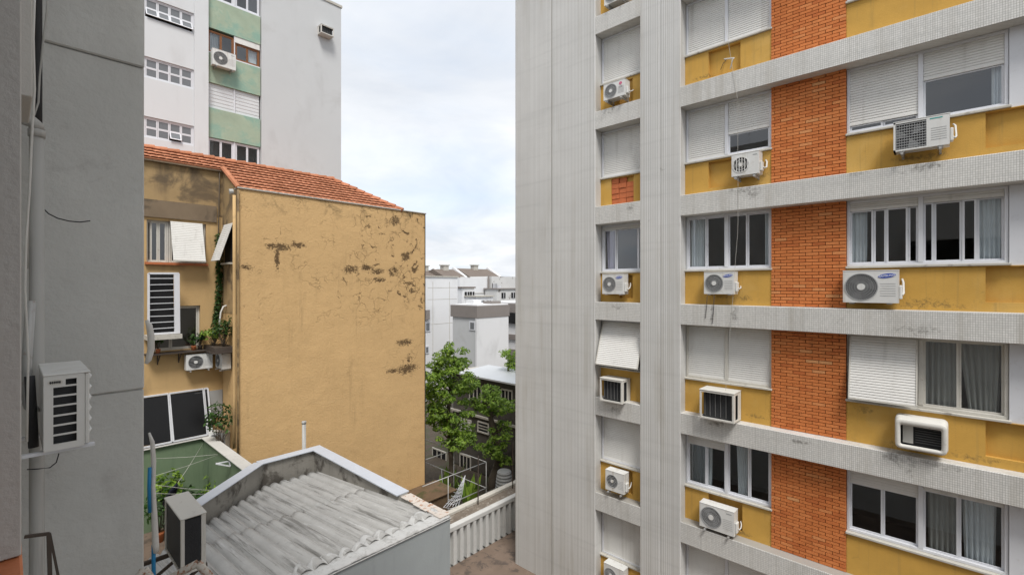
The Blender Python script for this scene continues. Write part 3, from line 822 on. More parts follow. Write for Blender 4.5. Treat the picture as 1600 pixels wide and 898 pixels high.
# ------------------------------------------------------------------ walls that face -Y: window helper
def window_y(bld, Y, xl, xr, z0, z1, cuts=(.5,), frame='white_frame', hb=None, pane='glass', fw=.05, open_top=(), sill=False, back=True, name='window'):
    """xl..xr seen left to right; hb = fraction height of a horizontal glazing bar; open_top = sash indices tilted out"""
    fm = M[frame]
    f = MB(); f.box(xl, xr, Y, Y + .08, z0, z0 + fw); f.box(xl, xr, Y, Y + .08, z1 - fw, z1)
    f.box(xl, xl + fw, Y, Y + .08, z0 + fw, z1 - fw); f.box(xr - fw, xr, Y, Y + .08, z0 + fw, z1 - fw)
    win = f.build(name, fm, bld)
    xs = [xl + fw] + [xl + fw + (xr - xl - 2*fw) * c for c in cuts] + [xr - fw]
    for i in range(len(xs) - 1):
        a, b = xs[i] + .004, xs[i+1] - .004
        zb, zt = z0 + fw, z1 - fw
        sw = .045
        parts = [(zb, zt)]
        if hb: zm = zb + (zt - zb) * hb; parts = [(zb, zm - .002), (zm + .002, zt)]
        for k, (p, q) in enumerate(parts):
            tilt = R(28) if (i in open_top and k == (0 if hb else 0)) else 0.0
            m = Matrix.Translation((0, Y + .03, q)) @ Matrix.Rotation(-tilt, 4, 'X')
            hh = q - p
            s = MB()
            for bx in ((a, b, -sw, 0), (a, b, -hh, -hh + sw)): s.box(bx[0], bx[1], -.012, .012, bx[2], bx[3])
            for bx in ((a, a + sw), (b - sw, b)): s.box(bx[0], bx[1], -.012, .012, -hh + sw, -sw)
            s.v = [tuple(m @ Vector(v)) for v in s.v]; s.build('sash', fm, win)
            g = MB(); g.poly([m @ Vector(v) for v in ((a + sw, 0, -sw), (b - sw, 0, -sw), (b - sw, 0, -hh + sw), (a + sw, 0, -hh + sw))])
            g.build('pane', M[pane], win)
    if back:
        k = MB(); d_ = .9
        k.poly([(xl, Y + d_, z0), (xr, Y + d_, z0), (xr, Y + d_, z1), (xl, Y + d_, z1)])
        k.poly([(xl, Y + .09, z0), (xr, Y + .09, z0), (xr, Y + d_, z0), (xl, Y + d_, z0)]); k.poly([(xl, Y + .09, z1), (xr, Y + .09, z1), (xr, Y + d_, z1), (xl, Y + d_, z1)])
        k.poly([(xl, Y + .09, z0), (xl, Y + d_, z0), (xl, Y + d_, z1), (xl, Y + .09, z1)]); k.poly([(xr, Y + .09, z0), (xr, Y + d_, z0), (xr, Y + d_, z1), (xr, Y + .09, z1)])
        k.build('room', M['room'], win)
    if sill: MB().box(xl - .05, xr + .05, Y - .10, Y + .02, z0 - .07, z0 - .003).build('sill', M['sill'], win)
    return win
def wall_with_holes_y(mb, x0, x1, z0, z1, Y0, Y1, holes):
    """holes: (xa, xb, za, zb); cut the rectangle into columns and rows of boxes without overlaps"""
    xs = sorted({x0, x1, *[h[0] for h in holes], *[h[1] for h in holes]}); xs = [x for x in xs if x0 <= x <= x1]
    for a, b in zip(xs, xs[1:]):
        m = (a + b) / 2; cur = z0
        for h in sorted([h for h in holes if h[0] < m < h[1]], key=lambda h: h[2]):
            if h[2] > cur: mb.box(a, b, Y0, Y1, cur, h[2])
            cur = h[3]
        if cur < z1: mb.box(a, b, Y0, Y1, cur, z1)

# ------------------------------------------------------------------ ground and courtyard
M['court'] = plaster('worn brown courtyard tiles', (0.17, 0.125, 0.095), var=0.35, scale=1.5, stain=((0.075, 0.06, 0.05), 0.5, 0.62, 2.2, 0.8), bscale=20)
M['soil'] = plaster('dark yard soil', (0.075, 0.06, 0.045), var=0.4, scale=1.0, bump=0.8, bscale=8, stain=((0.05, 0.065, 0.025), 0.5, 0.65, 0.8, 0.8), bdist=.05)
g_ = MB(); g_.poly([(-3000, -3000, -12.05), (3000, -3000, -12.05), (3000, 3000, -12.05), (-3000, 3000, -12.05)])
struct(g_.build('ground', M['soil']))
struct(MB().box(-.2, 24, -14, 11.99, GZ - .4, GZ).build('courtyard_floor', M['court']))

# ------------------------------------------------------------------ the building the view is taken from, with its projecting grey wing
OX = -.12
own = thing('rendered_building', 'grey rendered building at the left edge with a projecting blank wing', 'building', (-4, 0, -12))
w_ = MB()
w_.box(OX - .25, OX, -9, -1.7, -12, 6.5); w_.box(OX - .25, OX, 1.0, 5.8, -12, 6.5)
w_.box(OX - .25, OX, -1.7, 1.0, -12, -.44); w_.box(OX - .25, OX, -1.7, 1.0, 1.75, 6.5)
w_.build('wall', M['grey_wall'], own)
rm = MB(); rm.box(-5, -4.9, -3, 2, -1.2, 2.6); rm.box(-4.9, OX - .26, -3, -2.9, -1.2, 2.6); rm.box(-4.9, OX - .26, 1.6, 1.7, -1.2, 2.6)
rm.box(-4.9, OX - .26, -2.89, 1.59, -1.2, -1.1); rm.box(-4.9, OX - .26, -2.89, 1.59, 2.5, 2.6); rm.build('room', M['room'], own)
MB().box(-8, OX - .26, -9, 9, 6.3, 6.5).build('roof', M['grey_wall'], own)
MB().box(-8.2, -8, -9, 9, -12, 6.5).build('back_wall', M['grey_wall'], own)
for k, (yw, zw) in enumerate([(a, b) for a in (-8.2, -5.6, -3.4, 2.0) for b in (-6.2, -3.4, -.55, 2.3) if not (a == 2.0 and b > -1)]):  # unseen windows, added to give the opposite glass something to reflect
    m = MB(); m.box(OX + .002, OX + .05, yw, yw + 1.3, zw, zw + .06); m.box(OX + .002, OX + .05, yw, yw + 1.3, zw + 1.34, zw + 1.4)
    for q in (yw, yw + .62, yw + 1.24): m.box(OX + .002, OX + .05, q, q + .06, zw + .061, zw + 1.339)
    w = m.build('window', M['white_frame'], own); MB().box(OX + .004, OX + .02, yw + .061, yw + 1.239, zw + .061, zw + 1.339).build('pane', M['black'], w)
ex = P(33.5, 446, Y=1.0).x
MB().box(OX + .001, ex, 1.0, 1.22, -.398, 1.75).build('window_jamb', M['near_wall'], own, bevel=.0015)
for k in range(5):
    y0 = 1.22 - (k + 1) * .20; MB().box(OX - .24, ex + .0005 * 2, y0 + .003, y0 + .197, -.43, -.40).build('sill_tile', M['terracotta'], own, bevel=.003)
xb = P(51, 446, Y=3.0).x
MB().box(OX + .002, xb, 3.0, 3.5, P(50, 152, Y=3.0).z, 6.4).build('pilaster', M['near_wall'], own, bevel=.004)
WX = P(225, 446, Y=5.8).x
zl1, zl2 = P(222, 107, Y=5.8).z, P(228, 606, Y=5.8).z
for nm, a, b, pr in (('wing_wall', zl1, 6.5, .035), ('wing_wall', zl2, zl1 - .004, .016), ('wing_wall', -12, zl2 - .004, 0.0)):
    MB().box(OX - .24, WX, 5.801 - pr, 9.0, a, b).build(nm, M['grey_wall'], own, bevel=.012)

# drain pipe and cables along the near wall
M['pvc'] = plaster('grey painted drain pipe', (0.40, 0.395, 0.375), rough=0.6, var=0.12, bump=0.1, streak=((0.05, 0.045, 0.04), 0.8, 9))
pc = P(57.5, 446, Y=5.45)
dp = thing('drain_pipe', 'grey round drain pipe with an elbow on the near grey wall', 'pipe', (pc.x, 5.45, -9))
zt = P(57, 205, Y=5.45).z
MB().tube([(pc.x, 5.45, -9.3), (pc.x, 5.45, zt)], .046, 16).build('pipe', M['pvc'], dp, smooth=True)
MB().tube([(pc.x, 5.45, zt - .05), (pc.x, 5.45, zt + .01)], .053, 16).build('collar', M['pvc'], dp, smooth=True)
MB().tube([(pc.x, 5.45, zt + .01), (pc.x - .005, 5.45, zt + .045), (pc.x - .03, 5.45, zt + .07), (pc.x - .07, 5.45, zt + .08), (OX + .005, 5.45, zt + .08)], .048, 16).build('elbow', M['pvc'], dp, smooth=True)
def cable(name, label, pts, r, mat, cat='cable', group=None):
    return tag(MB().tube(pts, r, 7).build(name, M[mat], smooth=True), label, cat, group)
cable('cable_bundle', 'thick black cable bundle running up above the drain pipe elbow', [P(59, y, Y=5.5) for y in (200, 150, 80, 0, -90)], .028, 'cable')
cable('cable', 'pale cable snaking down beside the drain pipe', [P(x, y, Y=4.6) for x, y in ((55, -40), (52, 60), (54, 140), (49, 230), (46, 300), (41, 370), (39, 450), (44, 560), (42, 690))], .007, 'hose_white')
cable('cable', 'thin grey wire hanging from the top left corner in front of the cable bundle', [P(x, y, Y=5.0) for x, y in ((76, -40), (73, 20), (68, 60), (62, 120), (60, 160), (50, 190), (47, 260), (44, 330), (43, 420))], .006, 'pvc')
cable('cable', 'dark wire end curling out of the grey blank wing', [P(x, y, Y=yy) for x, y, yy in ((66, 324, 5.79), (76, 334, 5.70), (90, 341, 5.6), (108, 345.5, 5.55), (125, 347, 5.5), (141, 345, 5.5))], .005, 'cable')

# condensing unit on the near wall, seen end on
def near_unit():
    Y0 = 4.6; xl, xr = P(68, 600, Y=Y0).x, P(141, 600, Y=Y0).x
    z0, z1 = P(68, 707, Y=Y0).z, P(68, 589, Y=Y0).z; Y1 = Y0 + .70
    r = thing('air_conditioner', 'grey condensing unit with slotted end on the near wall at the left', 'air conditioner', ((xl+xr)/2, Y0, z0))
    w, h = xr - xl, z1 - z0
    gx0, gx1 = xl + .20 * w, xl + .70 * w
    c = MB(); holes = []
    zz = [z0 + h * q for q in (.085, .215, .345, .475, .605, .735, .865, .965)]
    for i in range(6): holes.append((gx0, gx1, zz[i] , zz[i+1] - h * .022))
    holes.append((xl + .46 * w, gx1, zz[6], zz[7] - h * .02))
    wall_with_holes_y(c, xl, xr - .03, z0, z1, Y0, Y0 + .012, holes)
    c.box(xl, xl + .008, Y0 + .0125, Y1, z0, z1); c.box(xr - .035, xr - .03, Y0 + .0125, Y1, z0, z1); c.box(xl, xr - .03, Y1 - .01, Y1 + .002, z0, z1); c.box(xl, xr - .03, Y0 + .0125, Y1 - .011, z0, z0 + .012)
    c.build('casing', M['ac_white'], r)
    MB().box(xl + .012, xr - .045, Y0 + .05, Y1 - .05, z0 + .02, z1 - .01).build('coil', M['ac_dark'], r)
    MB().box(xl - .004, xr + .002, Y0 - .004, Y1 + .004, z1 + .001, z1 + .014).build('lid', M['ac_white'], r, bevel=.004)
    fr = MB(); fr.box(xr - .029, xr - .004, Y0 + .004, Y1, z0 + .01, z1 - .002); fr.build('fan_panel', M['ac_white'], r, bevel=.006)
    for k in range(6):
        z = z0 + h * (.16 + .15 * k); g = MB(); g.tube([(xr - .006, Y0 + .03, z), (xr + .004, Y0 + .05, z + .02), (xr + .004, Y1 - .08, z + .02), (xr - .006, Y1 - .06, z)], .009, 6); g.build('guard_bar', M['ac_white'], r, smooth=True)
    bx, bz = xl + .24 * w, z1 - h * .085
    e = MB(); e.prism([(bx + .16 * w * math.copysign(abs(math.cos(a)) ** .7, math.cos(a)), Y0 - .004, bz + h * .038 * math.sin(a)) for a in [2*math.pi*i/24 for i in range(24)]], (0, .0035, 0))
    bo = e.build('badge', M['ac_old'], r)
    sl = MB()
    for k in range(6): x = bx - .115 * w + k * .04 * w; sl.box(x, x + .024 * w, Y0 - .0055, Y0 - .0045, bz - h * .018, bz + h * .018)
    sl.box(bx - .125 * w, bx + .12 * w, Y0 - .0050, Y0 - .0044, bz - h * .005, bz + h * .005)
    sl.build('lettering', M['black'], bo)
    for yb_ in (Y0 + .06, Y1 - .1):
        b = MB(); b.box(OX + .004, xr + .03, yb_ - .02, yb_ + .02, z0 - .026, z0 - .004); b.box(OX + .004, OX + .012, yb_ - .02, yb_ + .02, z0 - .0255, z0 + .35); b.build('bracket', M['white_frame'], r)
    MB().tube([(xl - .04, Y0 + .3, z0 - .02), (xl - .05, Y0 + .30, z0 + .25), (xl - .06, Y0 + .32, z0 + .5)], .03, 10).build('back_hose', M['cable'], r, smooth=True)
    MB().tube([P(x, y, Y=5.1) for x, y in ((48, 470), (42, 560), (42, 620), (46, 634), (56, 642), (68, 640))], [.03, .03, .032, .034, .034, .034], 10).build('conduit', M['steel'], r, smooth=True)
    MB().tube([P(x, y, Y=4.75) for x, y in ((92, 708), (88, 722), (78, 730), (60, 732), (42, 733))], .004, 6).build('wire', M['cable'], r, smooth=True)
near_unit()
fr_ = thing('iron_bracket', 'dark thin iron bracket low on the near wall', 'bracket', P(60, 860, Y=4.2))
MB().bar(P(38, 838, Y=4.2), P(77, 833, Y=4.2), .018).build('arm', M['dark_steel'], fr_)
MB().bar(P(76, 833, Y=4.2), P(79, 930, Y=4.2), .022).build('post', M['dark_steel'], fr_)
MB().bar(P(78, 834, Y=4.2), P(97, 930, Y=4.2), .014).build('brace', M['dark_steel'], fr_)

# condensing unit behind the wing with its two coil faces
def roof_unit():
    x0, x1, y0, y1, z0, z1 = 1.29, 1.525, 6.1, 6.87, -3.17, -2.56
    r = thing('air_conditioner', 'white framed condensing unit with black coil sides above the corrugated roof', 'air conditioner', ((x0+x1)/2, (y0+y1)/2, z0))
    c = MB(); t = .035
    for x, y in ((x0, y0), (x1 - .045, y0), (x0, y1 - .05), (x1 - .045, y1 - .05)):
        c.box(x, x + (t if x == x0 else .045), y, y + (t if y == y0 else .05), z0, z1)
    c.box(x1 - .02, x1, y0 + t, y1 - .05, z0, z1 - .001); c.box(x0 + .001, x1 - .001, y0 + .001, y1 - .001, z0 + .001, z0 + .025)
    c.build('casing', M['ac_old'], r, bevel=.003)
    MB().box(x0 + .012, x1 - .05, y0 + .012, y1 - .03, z0 + .03, z1 - .02).build('coil', M['ac_dark'], r)
    fins = MB()
    for k in range(46):
        z = z0 + .035 + k * .0125; fins.box(x0 + .0365, x1 - .046, y0 + .0085, y0 + .0115, z, z + .003)
    fins.build('fins', M['ac_dark'], r)
    MB().box(x0 - .008, x1 + .008, y0 - .008, y1 + .008, z1 + .001, z1 + .018).build('lid', M['ac_old'], r, bevel=.006)
    for y in (y0 + .12, y1 - .12):
        b = MB(); b.box(WX - .02, x1 + .04, y - .02, y + .02, z0 - .045, z0 - .005); b.bar((WX, y, z0 - .38), (x1 - .05, y, z0 - .05), .03); b.build('bracket', M['dark_steel'], r)
roof_unit()
hs = thing('hose_bundle', 'white wrapped hose with a bare blue end down the edge of the grey wing', 'hose', (WX + .06, 6.0, -4))
hx = [(238, 690), (241, 720), (240, 760), (243, 800), (242, 838), (246, 862)]
MB().tube([P(x, y, Y=5.95) for x, y in ((233, 676), (238, 690), (240, 720), (239, 760), (241, 800), (243, 850), (244, 862))], [.010, .019, .022, .020, .025, .030, .026], 10).build('wrapped_hose', M['hose_white'], hs, smooth=True)
MB().tube([P(x, y, Y=5.96) for x, y in ((240, 850), (240, 880), (241, 930))], .018, 10).build('blue_hose', M['hose_blue'], hs, smooth=True)
MB().tube([P(x, y, Y=5.93) for x, y in ((234, 730), (233, 760), (234, 800))], .016, 8).build('blue_hose', M['hose_blue'], hs, smooth=True)
MB().tube([P(x, y, Y=6.3) for x, y in ((229, 500), (233, 508), (236, 525), (236, 545), (232, 562), (228, 568))], [.015, .028, .032, .032, .028, .015], 10).build('loose_loop', M['hose_white'], hs, smooth=True)
def hollow_pipe(e, d1, d2, label):
    r = thing('rusty_pipe', label, 'pipe', e, group='rusty pipe frames under the window')
    for q in (d1, d2):
        a = Vector(e); b = Vector(q)
        dirv = (b - a).normalized()
        mb = MB(); mb.tube([a, a + dirv * .002, b], [.030, .030, .030], 14, cap=False); mb.tube([a, a + dirv * .04], [.022, .022], 14, cap=False)
        mb.build('pipe', M['rust'], r, smooth=True, solid=.004)
        k = MB(); k.tube([a + dirv * .012, a + dirv * .014], .0215, 14); k.build('rusty_bore', M['rust_dark'], r)
hollow_pipe(P(309, 879, Z=-2.45), P(225, 925, Z=-2.6), P(350, 925, Z=-2.75), 'rusty white pipe elbow in front of the black coil unit')
hollow_pipe(P(225, 889, Z=-2.45), P(190, 935, Z=-2.6), P(262, 940, Z=-2.75), 'rusty white pipe elbow at the foot of the grey wing')

# ------------------------------------------------------------------ low shed with the corrugated roof
M['fibro'] = plaster('weathered white painted fibre cement', (0.36, 0.355, 0.34), var=0.22, scale=1.6, bump=0.5, bscale=30, stain=((0.25, 0.245, 0.235), 0.5, 0.66, 2.6, 0.6), grime=((0.17, 0.165, 0.155), 0.7, 9), bdist=.006)
def fibro():
    t = NT('dirty fibre cement')
    v = t.math('ADD', t.math('MULTIPLY', t.math('SUBTRACT', t.noise(1.4, 7, 0.65), 0.5), 0.5), 1.0)
    c = t.bright((0.37, 0.365, 0.35), v)
    for sc_, lo, hi, am, col in (((7.5, .35, 1), .52, .70, .75, (0.115, 0.11, 0.10)), ((16, .8, 1), .56, .72, .6, (0.55, 0.55, 0.54)), ((22, .5, 1), .55, .7, .6, (0.10, 0.095, 0.085))):
        f = t.step(t.noise(1.0, 6, 0.65, 0.25, t.mapping(sc_)), lo, hi); c = t.mix(t.math('MULTIPLY', f, am), c, col)
    f = t.step(t.noise(9, 7, 0.75), 0.6, 0.7); c = t.mix(t.math('MULTIPLY', f, .55), c, (0.13, 0.125, 0.11))
    f = t.step(t.noise(5, 7, 0.75, .6), 0.62, 0.7); c = t.mix(t.math('MULTIPLY', f, .6), c, (0.58, 0.58, 0.57))
    t.bump(t.noise(30, 6, 0.7), 0.7, .006)
    return t.done(c, 0.9, 0, 0.2)
M['fibro'] = fibro()
M['flash'] = plaster('thick white roof paint', (0.45, 0.45, 0.44), var=0.18, scale=2, bump=0.9, bscale=22, stain=((0.26, 0.255, 0.24), 0.52, 0.68, 4, 0.7), grime=((0.16, 0.15, 0.14), 0.7, 10), bdist=.012)
M['shed_wall'] = plaster('blue grey stained render', (0.31, 0.335, 0.34), var=0.12, streak=((0.12, 0.125, 0.125), 0.7, 2.4), bump=0.3, bscale=18)
M['para'] = plaster('mouldy parapet render', (0.27, 0.255, 0.225), var=0.25, streak=((0.055, 0.048, 0.04), 0.95, 3.0), stain=((0.07, 0.06, 0.05), 0.5, 0.64, 1.6, 0.85), bump=0.6, bscale=16)
M['coping'] = plaster('pale blue metal coping', (0.47, 0.50, 0.55), rough=0.45, var=0.10, scale=2, bump=0.08, grime=((0.34, 0.34, 0.33), 0.5, 4))
M['coping_worn'] = plaster('worn terracotta coping', (0.52, 0.47, 0.42), var=0.2, stain=((0.33, 0.15, 0.07), 0.56, 0.60, 7, 0.8), bump=0.6, bscale=12)
SZ = -5.30
shed = thing('shed', 'low grey shed with a corrugated white roof inside parapets', 'building', (4.5, 11, GZ))
FY, XR, XL = 8.55, 6.98, 1.6
slope = .107
def roof_z(y): return SZ - .06 - slope * (y - FY)
def back_y(x): return 14.93 if x > 5.2 else 14.93 + (x - 5.2) * (14.93 - 13.2) / (5.2 - 3.16)
MB().box(XL, XR, FY - .15, FY, GZ, SZ - .055).build('front_wall', M['shed_wall'], shed)
MB().box(XR - .22, XR, FY + .001, 15.12, GZ, SZ - .02).build('parapet', M['para'], shed)
MB().box(5.2, XR - .221, 14.94, 15.12, GZ, SZ - .02).build('parapet', M['para'], shed)
d1, d0 = Vector((5.2, 14.94, 0)), Vector((2.75, back_y(2.75), 0))
n_ = Vector((-(d1 - d0).y, (d1 - d0).x, 0)).normalized() * .20
mb = MB(); mb.prism([(d0.x, d0.y, GZ), (d1.x, d1.y, GZ), (d1.x + n_.x, d1.y + n_.y, GZ), (d0.x + n_.x, d0.y + n_.y, GZ)], (0, 0, SZ - .02 - GZ)); mb.build('parapet', M['para'], shed)
MB().box(XL, XL + .15, FY + .001, back_y(XL) - .1, GZ, SZ - .12).build('side_wall', M['shed_wall'], shed)
MB().box(XR - .30, XR + .07, 10.12, 15.20, SZ - .018, SZ + .022).build('coping', M['coping'], shed, bevel=.008)
for k in range(6):
    y0 = FY - .13 + k * .265
    MB().box(XR - .27 + random.uniform(-.02, .02), XR + .04 + random.uniform(-.02, .02), y0 + .006, y0 + .259, SZ - .018, SZ + .008 + random.uniform(-.008, .012)).build('coping_tile', M['coping_worn'], shed, bevel=.012)
MB().box(5.1, XR - .301, 14.86, 15.20, SZ - .017, SZ + .020).build('coping', M['coping'], shed, bevel=.008)
mb = MB(); o = n_ * .35
mb.prism([(d0.x - o.x, d0.y - o.y, SZ - .016), (d1.x - o.x * .6, d1.y - o.y, SZ - .016), (d1.x + n_.x + o.x, d1.y + n_.y + o.y, SZ - .016), (d0.x + n_.x + o.x, d0.y + n_.y + o.y, SZ - .016)], (0, 0, .034)); mb.build('coping', M['coping'], shed, bevel=.008)
# sheets: two ridges to a sheet, a near and a far row that overlap
pitch, amp = .28, .105
def corr(x): 
    return amp * abs(math.sin(math.pi * (x - XR) / pitch)) ** .72
SW = pitch * 3
nx = int((XR - .22 - XL) / SW) + 1
for k in range(nx):
    xa = XR - .24 - (k + 1) * SW; xc = xa + SW + .04
    xa = max(xa, XL + .02)
    if xc - xa < .2: continue
    for row, (ya, yb_) in enumerate(((FY + .10, 11.8), (11.65, 99))):
        dz = (.007 - .007 * row) + random.uniform(-.004, .006) + .006 * (k % 2); tw = random.uniform(-.02, .02)
        if row == 2 and back_y((xa + xc) / 2) < 13.3: continue
        sh = MB(); jag = [random.uniform(-.03, .03) for _ in range(60)]
        def fn(i, j):
            x = xa + (xc - xa) * i
            ye = min(yb_, back_y(x) - .16) + jag[int(i * 40)] * .5
            y = ya + (ye - ya) * j
            n2 = .002 * math.sin(x * 5 + y * 1.3)
            return (x, y, roof_z(y) + corr(x) + dz + tw * (i - .5) * .2 + n2)
        sh.grid(fn, 60, 14); sh.build('roof_sheet', M['fibro'], shed, smooth=True, solid=.012, recalc=False)
fl = MB()
def ffn(i, j):
    x = XL + (XR - XL - .01) * i; y = FY - .17 + j * (.55 + .10 * math.sin(x * 5.1) + .06 * math.sin(x * 13.7 + 1))
    lump = .007 * math.sin(x * 7.3 + 2 * math.sin(x * 3)) * math.sin(y * 9 + x) + .004 * math.sin(x * 31 + y * 14)
    e_ = max(0, j - .15) / .85; e_ = e_ * e_ * (3 - 2 * e_)
    z = (SZ - .03) * (1 - e_) + (roof_z(y) + corr(x) + .020) * e_ + lump * (1 - .7 * e_)
    if j == 0: z -= .02
    return (x, y, z)
fl.grid(ffn, 260, 12); fl.build('front_flashing', M['flash'], shed, smooth=True, solid=.014, recalc=False)
MB().tube([(XL, FY - .175, SZ - .08), (XR, FY - .175, SZ - .075)], .012, 6).build('drip_edge', M['flash'], shed)
vp = P(475, 700, Y=15.6)
vt = P(475, 659, Y=15.6)
vr = thing('vent_pipe', 'grey capped vent pipe standing behind the shed parapet', 'pipe', (vp.x, 15.6, -9))
MB().tube([(vp.x, 15.6, -9.3), (vp.x, 15.6, vt.z)], .062, 14).build('pipe', M['pvc'], vr, smooth=True)
MB().tube([(vp.x, 15.6, vt.z - .05), (vp.x, 15.6, vt.z + .03)], .072, 14).build('cap', M['pvc'], vr, smooth=True)
# ------------------------------------------------------------------ green walled patio behind the shed
M['green'] = plaster('green painted render', (0.155, 0.215, 0.13), var=0.25, scale=1.0, bump=0.25, bscale=20, streak=((0.05, 0.085, 0.05), 0.5, 2))
M['white_cop'] = plaster('dirty white coping', (0.50, 0.49, 0.46), var=0.15, bump=0.3, grime=((0.25, 0.24, 0.21), 0.6, 6))
PZ = -5.4
pat = thing('patio_enclosure', 'green walled sunken patio with white copings behind the shed', 'patio', (3, 17, -8))
MB().box(.6, 4.95, 19.42, 19.6, -8.2, PZ - .04).build('wall', M['green'], pat)
MB().box(4.78, 4.95, 15.0, 19.419, -8.2, PZ - .04).build('wall', M['green'], pat)
MB().box(.6, .8, 12.5, 19.419, -8.2, PZ - .04).build('wall', M['green'], pat)
mb = MB(); e0, e1 = d0 + n_ * 1.02, d1 + n_ * 1.02
mb.prism([(e0.x, e0.y, -8.2), (e1.x, e1.y, -8.2), (e1.x + n_.x * .4, e1.y + n_.y * .4, -8.2), (e0.x + n_.x * .4, e0.y + n_.y * .4, -8.2)], (0, 0, 2.72)); mb.build('wall', M['green'], pat)
MB().box(.8, 4.78, 13, 19.42, -8.4, -8.2).build('floor', M['court'], pat)
MB().box(.55, 5.06, 19.33, 19.66, PZ - .038, PZ).build('coping', M['white_cop'], pat, bevel=.01)
MB().box(4.70, 5.06, 15.02, 19.329, PZ - .038, PZ).build('coping', M['white_cop'], pat, bevel=.01)
cz = -5.62
for k, (a, b) in enumerate((((241, 699), (316, 691)), ((241, 716), (344, 709)), ((242, 743), (344, 709)), ((318, 691), (278, 754)), ((242, 757), (335, 766)), ((233, 770), (342, 771)), ((337, 722), (360, 729)))):
    names = ['topmost', 'second from the top', 'longest slanting', 'steep crossing', 'third from the bottom', 'lowest', 'short']
    cable('clothesline', names[k] + ' pale clothesline strung across the green patio', [P(*a, Z=cz), P((a[0]+b[0])/2, (a[1]+b[1])/2 + 1.2, Z=cz - .02), P(*b, Z=cz)], .0055, 'cord', 'clothesline', 'clotheslines over the patio')
um = thing('folded_parasol', 'dark blue folded parasol leaning in the green patio', 'parasol', P(272, 775, Z=-6.5))
MB().tube([P(276, 756, Z=-5.75), P(272, 764, Z=-5.95), P(262, 785, Z=-6.6)], [.03, .09, .14], 10).build('canopy', plaster('navy cloth', (0.012, 0.014, 0.03)), um, smooth=True)
MB().tube([P(278, 750, Z=-5.65), P(258, 792, Z=-8.2)], .018, 8).build('pole', M['dark_steel'], um)
lt = thing('wall_bracket', 'small white triangular shelf bracket on the green patio wall', 'bracket', P(350, 724, X=4.7))
a_, b_, c_ = P(337, 724, X=4.4), P(358, 720, X=4.76), P(360, 728, X=4.76)
for q in ((a_, b_), (b_, c_), (c_, a_)): MB().bar(q[0], q[1], .03).build('arm', M['white_frame'], lt)

# ------------------------------------------------------------------ plants
def leaf_mat(name, dark, light):
    t = NT(name)
    rnd = t.n.new('ShaderNodeNewGeometry').outputs['Random Per Island']
    c = t.mix(rnd, dark, light)
    c = t.bright(c, t.math('ADD', t.math('MULTIPLY', t.noise(1.3, 3), 0.7), 0.65))
    t.done(c, 0.5, 0, 0.35)
    tr = t.n.new('ShaderNodeBsdfTranslucent'); t.put(tr.inputs[0], t.bright(c, 1.5))
    m = t.n.new('ShaderNodeMixShader'); m.inputs[0].default_value = .33
    t.l.new(t.b.outputs[0], m.inputs[1]); t.l.new(tr.outputs[0], m.inputs[2]); t.l.new(m.outputs[0], t.out.inputs[0])
    return t.m
M['leaf'] = leaf_mat('bright tree leaves', (0.075, 0.15, 0.016), (0.29, 0.42, 0.06))
M['leaf_dark'] = leaf_mat('dark pot plant leaves', (0.02, 0.055, 0.012), (0.055, 0.12, 0.022))
M['bark'] = plaster('grey brown bark', (0.10, 0.08, 0.06), var=0.35, scale=6, bump=1.0, bscale=14, bdist=.03)
def leaves(mb, c, rad, n, size, rnd, shell=.55, long=1.7):
    c = Vector(c)
    for _ in range(n):
        while True:
            d = Vector((rnd.uniform(-1, 1), rnd.uniform(-1, 1), rnd.uniform(-1, 1)))
            if .05 < d.length <= 1: break
        q = d.length; d = d.normalized() * (shell + (1 - shell) * q if rnd.random() < .75 else q)
        p = c + Vector((d.x * rad[0], d.y * rad[1], d.z * rad[2]))
        nrm = (Vector((d.x, d.y, d.z * .6 + .7)) + Vector((rnd.uniform(-.7, .7), rnd.uniform(-.7, .7), rnd.uniform(-.5, .5)))).normalized()
        a = nrm.cross(Vector((rnd.uniform(-1, 1), rnd.uniform(-1, 1), rnd.uniform(-1, 1)))).normalized(); b = nrm.cross(a)
        s = size * rnd.uniform(.6, 1.25); l = s * long / 2; w = s / 2
        mb.poly([p - a * l, p - a * l * .1 + b * w * .8 - nrm * .1 * s, p + a * l, p - a * l * .1 - b * w * .8 - nrm * .1 * s])
def limb(p, q, r0, r1, rnd, wob=.08, n=6):
    p, q = Vector(p), Vector(q); L = (q - p).length
    return [p.lerp(q, i / n) + Vector((rnd.uniform(-1, 1), rnd.uniform(-1, 1), rnd.uniform(-.4, .4))) * wob * L * (0 if i in (0, n) else 1) for i in range(n + 1)], [r0 + (r1 - r0) * i / n for i in range(n + 1)]
